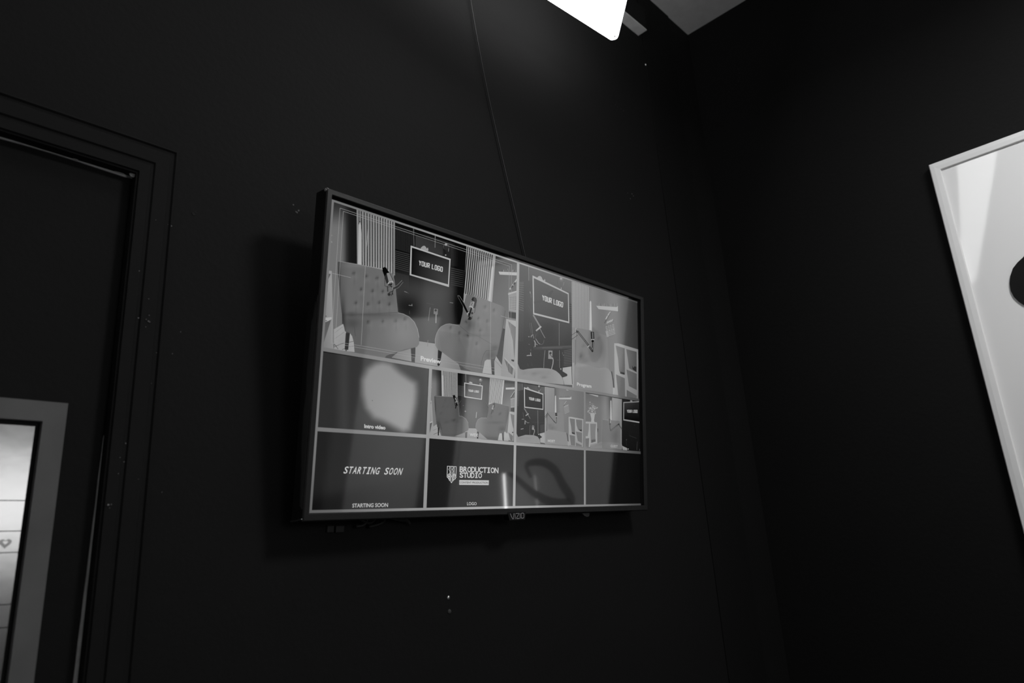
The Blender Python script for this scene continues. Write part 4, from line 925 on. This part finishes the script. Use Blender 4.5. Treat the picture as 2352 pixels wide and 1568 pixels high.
Z8.poly([(270, 500), (390, 510), (372, 640), (365, 680), (385, 735), (295, 728), (302, 660), (298, 620)], [160, 160, 168, 168, 165, 165, 160, 162])
Z8.poly([(160, 708), (300, 715), (440, 728), (445, 1260), (430, 1262), (280, 1260), (275, 1320), (160, 1320)], 158)
Z8.poly([(160, 752), (245, 755), (240, 900), (215, 1060), (160, 1058)], 124); Z8.poly([(272, 758), (418, 762), (400, 950), (400, 1110), (410, 1190), (290, 1225), (280, 950)], 122); Z8.poly([(160, 1115), (250, 1105), (240, 1320), (165, 1315)], 110); Z8.poly([(285, 1250), (430, 1215), (430, 1262), (280, 1290)], 140)
Z8.soft([(305, 1140), (330, 1150), (345, 1130), (370, 1150), (395, 1120), (405, 1190), (305, 1215)], lambda x, y: 92, 400)
Z8.poly([(450, 860), (470, 900), (455, 980)], 60); Z8.poly([(450, 1230), (540, 1185), (620, 1220), (1040, 1260), (1040, 1385), (280, 1340), (290, 1290)], [128, 126, 116, 112, 110, 128, 130])
Z8.poly([(762, 215), (772, 190), (782, 215), (790, 690), (758, 680)], 178)
Z8.poly([(800, 130), (1035, 170), (1030, 1370), (1010, 1370), (990, 760), (940, 690), (795, 690)], [140, 128, 130, 125, 125, 128, 138]); Z8.stripes((805, 135), (1028, 175), (1028, 700), (805, 690), 10, .3, 128)
Z8.soft([(580, 650), (620, 648), (720, 668), (960, 695), (990, 712), (1000, 800), (1010, 1260), (560, 1200)], blobs(110, [(600, 900, 50, 300, 6), (840, 1050, 100, 200, -20), (950, 780, 40, 60, 6)]), 60); Z8.line([(580, 655), (712, 675)], 9, 150)
Z8.soft([(560, 1200), (760, 1210), (960, 1225), (1000, 1260), (1030, 1370), (560, 1350)], lambda x, y: 114, 900)
Z8.poly([(730, 640), (750, 640), (770, 680), (770, 750), (735, 750)], 72); Z8.poly([(752, 670), (772, 690), (772, 745), (752, 745)], 150); Z8.disc((748, 770), 22, 50, 64); Z8.line([(748, 790), (750, 880), (765, 925)], 13, 56); Z8.line([(765, 928), (955, 775)], 28, 52); Z8.line([(770, 925), (945, 790)], 7, 122); Z8.disc((960, 775), 20, 40); Z8.line([(965, 780), (1045, 905)], 22, 50); Z8.line([(972, 785), (1040, 895)], 6, 118)
Z8.poly([(1035, 172), (1450, 232), (1480, 720), (1478, 1430), (1160, 1395), (1040, 1300)], [34, 28, 18, 16, 18, 22])
Z8.poly([(1040, 1290), (1158, 1345), (1160, 1398), (1055, 1385)], 140); Z8.poly([(1235, 195), (1285, 200), (1285, 235), (1235, 230)], 122); Z8.poly([(1150, 190), (1230, 200), (1230, 230), (1150, 228)], 22)
Z8.poly([(1070, 240), (1458, 222), (1460, 240), (1092, 262), (1092, 650), (1470, 715), (1468, 745), (1070, 680)], [130, 150, 140, 130, 130, 150, 150, 135])
Z8.poly([(1090, 262), (1455, 240), (1452, 708), (1088, 652)], [52, 34, 8, 14])
your_logo(Z8, [(1155, 425), (1412, 428), (1412, 502), (1160, 492)], 150, 12)
Z8.line([(1215, 1045), (1385, 1110)], 14, 40); Z8.line([(1210, 930), (1215, 1060)], 8, 34); Z8.disc((1145, 1145), 18, 70, 30, n=8); Z8.line([(1140, 1170), (1148, 1290)], 6, 44); Z8.line([(1405, 1190), (1395, 1390)], 9, 56); Z8.line([(1465, 1210), (1478, 1300), (1460, 1400)], 11, 80); Z8.disc((1184, 1368), 16, 175, 120, n=8); Z8.disc((1340, 795), 14, 38, n=8)
Z8.text('GUEST', [(763, 1265), (935, 1275), (935, 1336), (763, 1328)], 165, bold=.02)

# ---- white grid lines
cell(0, None, 0, 0, None)
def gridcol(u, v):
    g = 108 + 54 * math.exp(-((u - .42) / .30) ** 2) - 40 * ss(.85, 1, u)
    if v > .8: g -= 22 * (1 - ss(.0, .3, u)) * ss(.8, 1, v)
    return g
def hline(v, u0, u1, w):
    n = max(2, int((u1 - u0) * 24)); L()
    for i in range(n):
        a, b = u0 + (u1 - u0) * i / n, u0 + (u1 - u0) * (i + 1) / n
        add_face([(U(a), V(v - w)), (U(b), V(v - w)), (U(b), V(v + w)), (U(a), V(v + w))], [gridcol(a, v), gridcol(b, v), gridcol(b, v), gridcol(a, v)])
def vline(u, v0, v1, w):
    n = max(2, int((v1 - v0) * 14)); L()
    for i in range(n):
        a, b = v0 + (v1 - v0) * i / n, v0 + (v1 - v0) * (i + 1) / n
        add_face([(U(u - w), V(a)), (U(u + w), V(a)), (U(u + w), V(b)), (U(u - w), V(b))], [gridcol(u, a), gridcol(u, a), gridcol(u, b), gridcol(u, b)])
def uv_of(px, py):
    x, z = on_tv(px, py); return x / W + .5, .5 - z / (W * 9 / 16)
# each line where the photograph shows it
v5 = [uv_of(*q) for q in ((740, 801), (988.8, 843), (1187.5, 872.2), (1343.7, 897), (1468.7, 918.5))]
v7 = [uv_of(*q) for q in ((726.3, 985), (981.8, 1001.8), (1182.8, 1018.6), (1342.9, 1030.4), (1472, 1039.3))]
def pline(pts, w):
    L(); out = []
    for (ua, va), (ub, vb) in zip(pts, pts[1:]):
        for i in range(6):
            out.append((ua + (ub - ua) * i / 6, va + (vb - va) * i / 6))
    out.append(pts[-1])
    for (a, va), (b, vb) in zip(out, out[1:]):
        add_face([(U(a), V(va - w)), (U(b), V(vb - w)), (U(b), V(vb + w)), (U(a), V(va + w))], [gridcol(a, va), gridcol(b, vb), gridcol(b, vb), gridcol(a, va)])
pline(v5, .0062); pline(v7, .0062)
hline(.0022, 0, .992, .0036); hline(.9985, 0, .992, .0042)
vline(.0022, 0, 1, .0026); vline(.5, 0, v5[2][1], .0042)
for u in (.25, .5, .75): vline(u, .5, 1, .0040 if u != .75 else .0040)

me = bpy.data.meshes.new('screen'); me.from_pydata(VERTS, [], FACES); me.update()
ca = me.color_attributes.new('Picture', 'FLOAT_COLOR', 'POINT')
def SUB(x, z):  # picture colour darkened where the room's reflection falls on the glass
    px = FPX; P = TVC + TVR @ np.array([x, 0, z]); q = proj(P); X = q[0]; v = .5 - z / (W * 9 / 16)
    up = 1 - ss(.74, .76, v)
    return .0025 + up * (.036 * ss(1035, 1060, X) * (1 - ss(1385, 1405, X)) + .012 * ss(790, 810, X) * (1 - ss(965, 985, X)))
arr = np.empty((len(VERTS), 4), dtype=np.float32)
for i, g in enumerate(COLS):
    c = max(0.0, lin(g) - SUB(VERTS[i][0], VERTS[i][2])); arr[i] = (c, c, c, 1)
ca.data.foreach_set('color', arr.ravel())
me.materials.append(SCREENM)
# every face looks at the viewer
bm = bmesh.new(); bm.from_mesh(me)
for f in bm.faces:
    f.normal_update()
    if f.normal.y > 0: f.normal_flip()
bm.to_mesh(me); bm.free()
scr = bpy.data.objects.new('screen', me); COL.objects.link(scr); scr.parent = tv
scr['label'] = 'lit screen showing a grid of camera views'
print('screen layers', NL[0], 'verts', len(VERTS))

# ------------------------------------------------------------------ small things on the walls
def on_wall_path(pts, off): return [tuple(on_y(px, py, WALL_Y - off)) for px, py in pts]
bm = bmesh.new()
p = on_wall_path([(1072, -60), (1085, 25), (1100, 110), (1120, 212), (1142, 312), (1165, 412), (1186, 500), (1206, 588)], .006)
p = [p[0]] + p[1:]; p.append((p[-1][0] + .02, WALL_Y - .006, p[-1][2] - .08))
tube(bm, smooth_path(p, 6), .0013, 8)
tag(link('power_cord', bm, CABLEM, None, True), 'thin black cord running down the front wall to the back of the television', 'cord')
# screw above the corner plank
def screw(px, py, r, label, m=METAL, axis=(0, -1, 0), onx=False, cross=True):
    P = Vector(on_x(px, py, RIGHT_X)) if onx else Vector(on_y(px, py, WALL_Y))
    nm = 'wall_screw'
    bm = bmesh.new(); dome(bm, P, r, r * .55, Vector(axis))
    if cross:
        c = P + Vector(axis) * r * .56
        box(bm, c.x - r * .5, c.x + r * .5, c.y - .0002, c.y + .0006, c.z - r * .1, c.z + r * .1); box(bm, c.x - r * .1, c.x + r * .1, c.y - .0002, c.y + .0006, c.z - r * .5, c.z + r * .5)
    o = link(nm, bm, m, None, True); tag(o, label, 'screw', 'screws and plugs in the front wall'); return o
screw(1483, 149, .0042, 'tiny bright screw head on the front wall under the light panel', mat('bright_screw', .8, .5, .6))
screw(1030, 1372, .0038, 'round metal screw head on the front wall below the television')
o = screw(1032, 1404, .0042, 'dull grey wall plug just beneath the round metal screw head', FADED, cross=False); o.name = 'wall_plug'; o['category'] = 'plug'
def scar(px, py, spots, label, m, onx=False):
    bm = bmesh.new()
    for dx, dy, r in spots:
        P = on_x(px + dx, py + dy, RIGHT_X - .0006) if onx else on_y(px + dx, py + dy, WALL_Y - .0006); rr_ = r * .0007
        pts = [(math.cos(k) * rr_ * random.uniform(.6, 1.3), math.sin(k) * rr_ * random.uniform(.6, 1.3)) for k in (0, .9, 1.8, 2.7, 3.6, 4.5, 5.4)]
        if onx: prism(bm, [(P[1] + a, P[2] + b) for a, b in pts], lambda a, b, d: (d, a, b), RIGHT_X - .0006, RIGHT_X + .001)
        else: prism(bm, [(P[0] + a, P[2] + b) for a, b in pts], lambda a, b, d: (a, d, b), WALL_Y - .0006, WALL_Y + .001)
    o = link('wall_scar', bm, m); tag(o, label, 'paint chip', 'chips and scrapes in the black wall paint'); return o
SC1 = mat('dull_plaster_chip', .13, .8, .2); SC2 = mat('faint_scrape', .035, .7, .2)
scar(683, 484, [(-9, -14, 2.4), (-2, 3, 3.2), (3, -1, 3), (0, 4, 2.4)], 'small chipped hole in the front wall left of the television', SC1)
scar(1450, 449, [(-8, -6, 1.6), (2, -4, 2.6), (5, 1, 2.2), (-2, 7, 2.6)], 'small chipped hole in the front wall above the right end of the television', SC1)
scar(1423, 247, [(-9, -7, 2), (-4, -2, 2), (4, 3, 2.4), (9, 7, 2.6)], 'short faint scrape on the front wall below the light panel', SC2)
scar(674, 873, [(-10, 0, 1.6), (-4, 1, 1.4), (4, 1, 1.8), (9, 0, 1.6)], 'faint dash scraped on the front wall beside the television', SC2)
scar(445, 491, [(0, 0, 4), (5, -4, 3)], 'dark pit in the front wall beside the door casing', GAPM)
scar(1690, 172, [(-2, -22, 2.6), (5, -14, 3), (8, -4, 3), (9, 6, 3), (6, 15, 3), (0, 22, 2.6), (-8, 30, 2.6), (-16, 37, 2.2)], 'faint curved scrape high on the right wall', SC2, True)
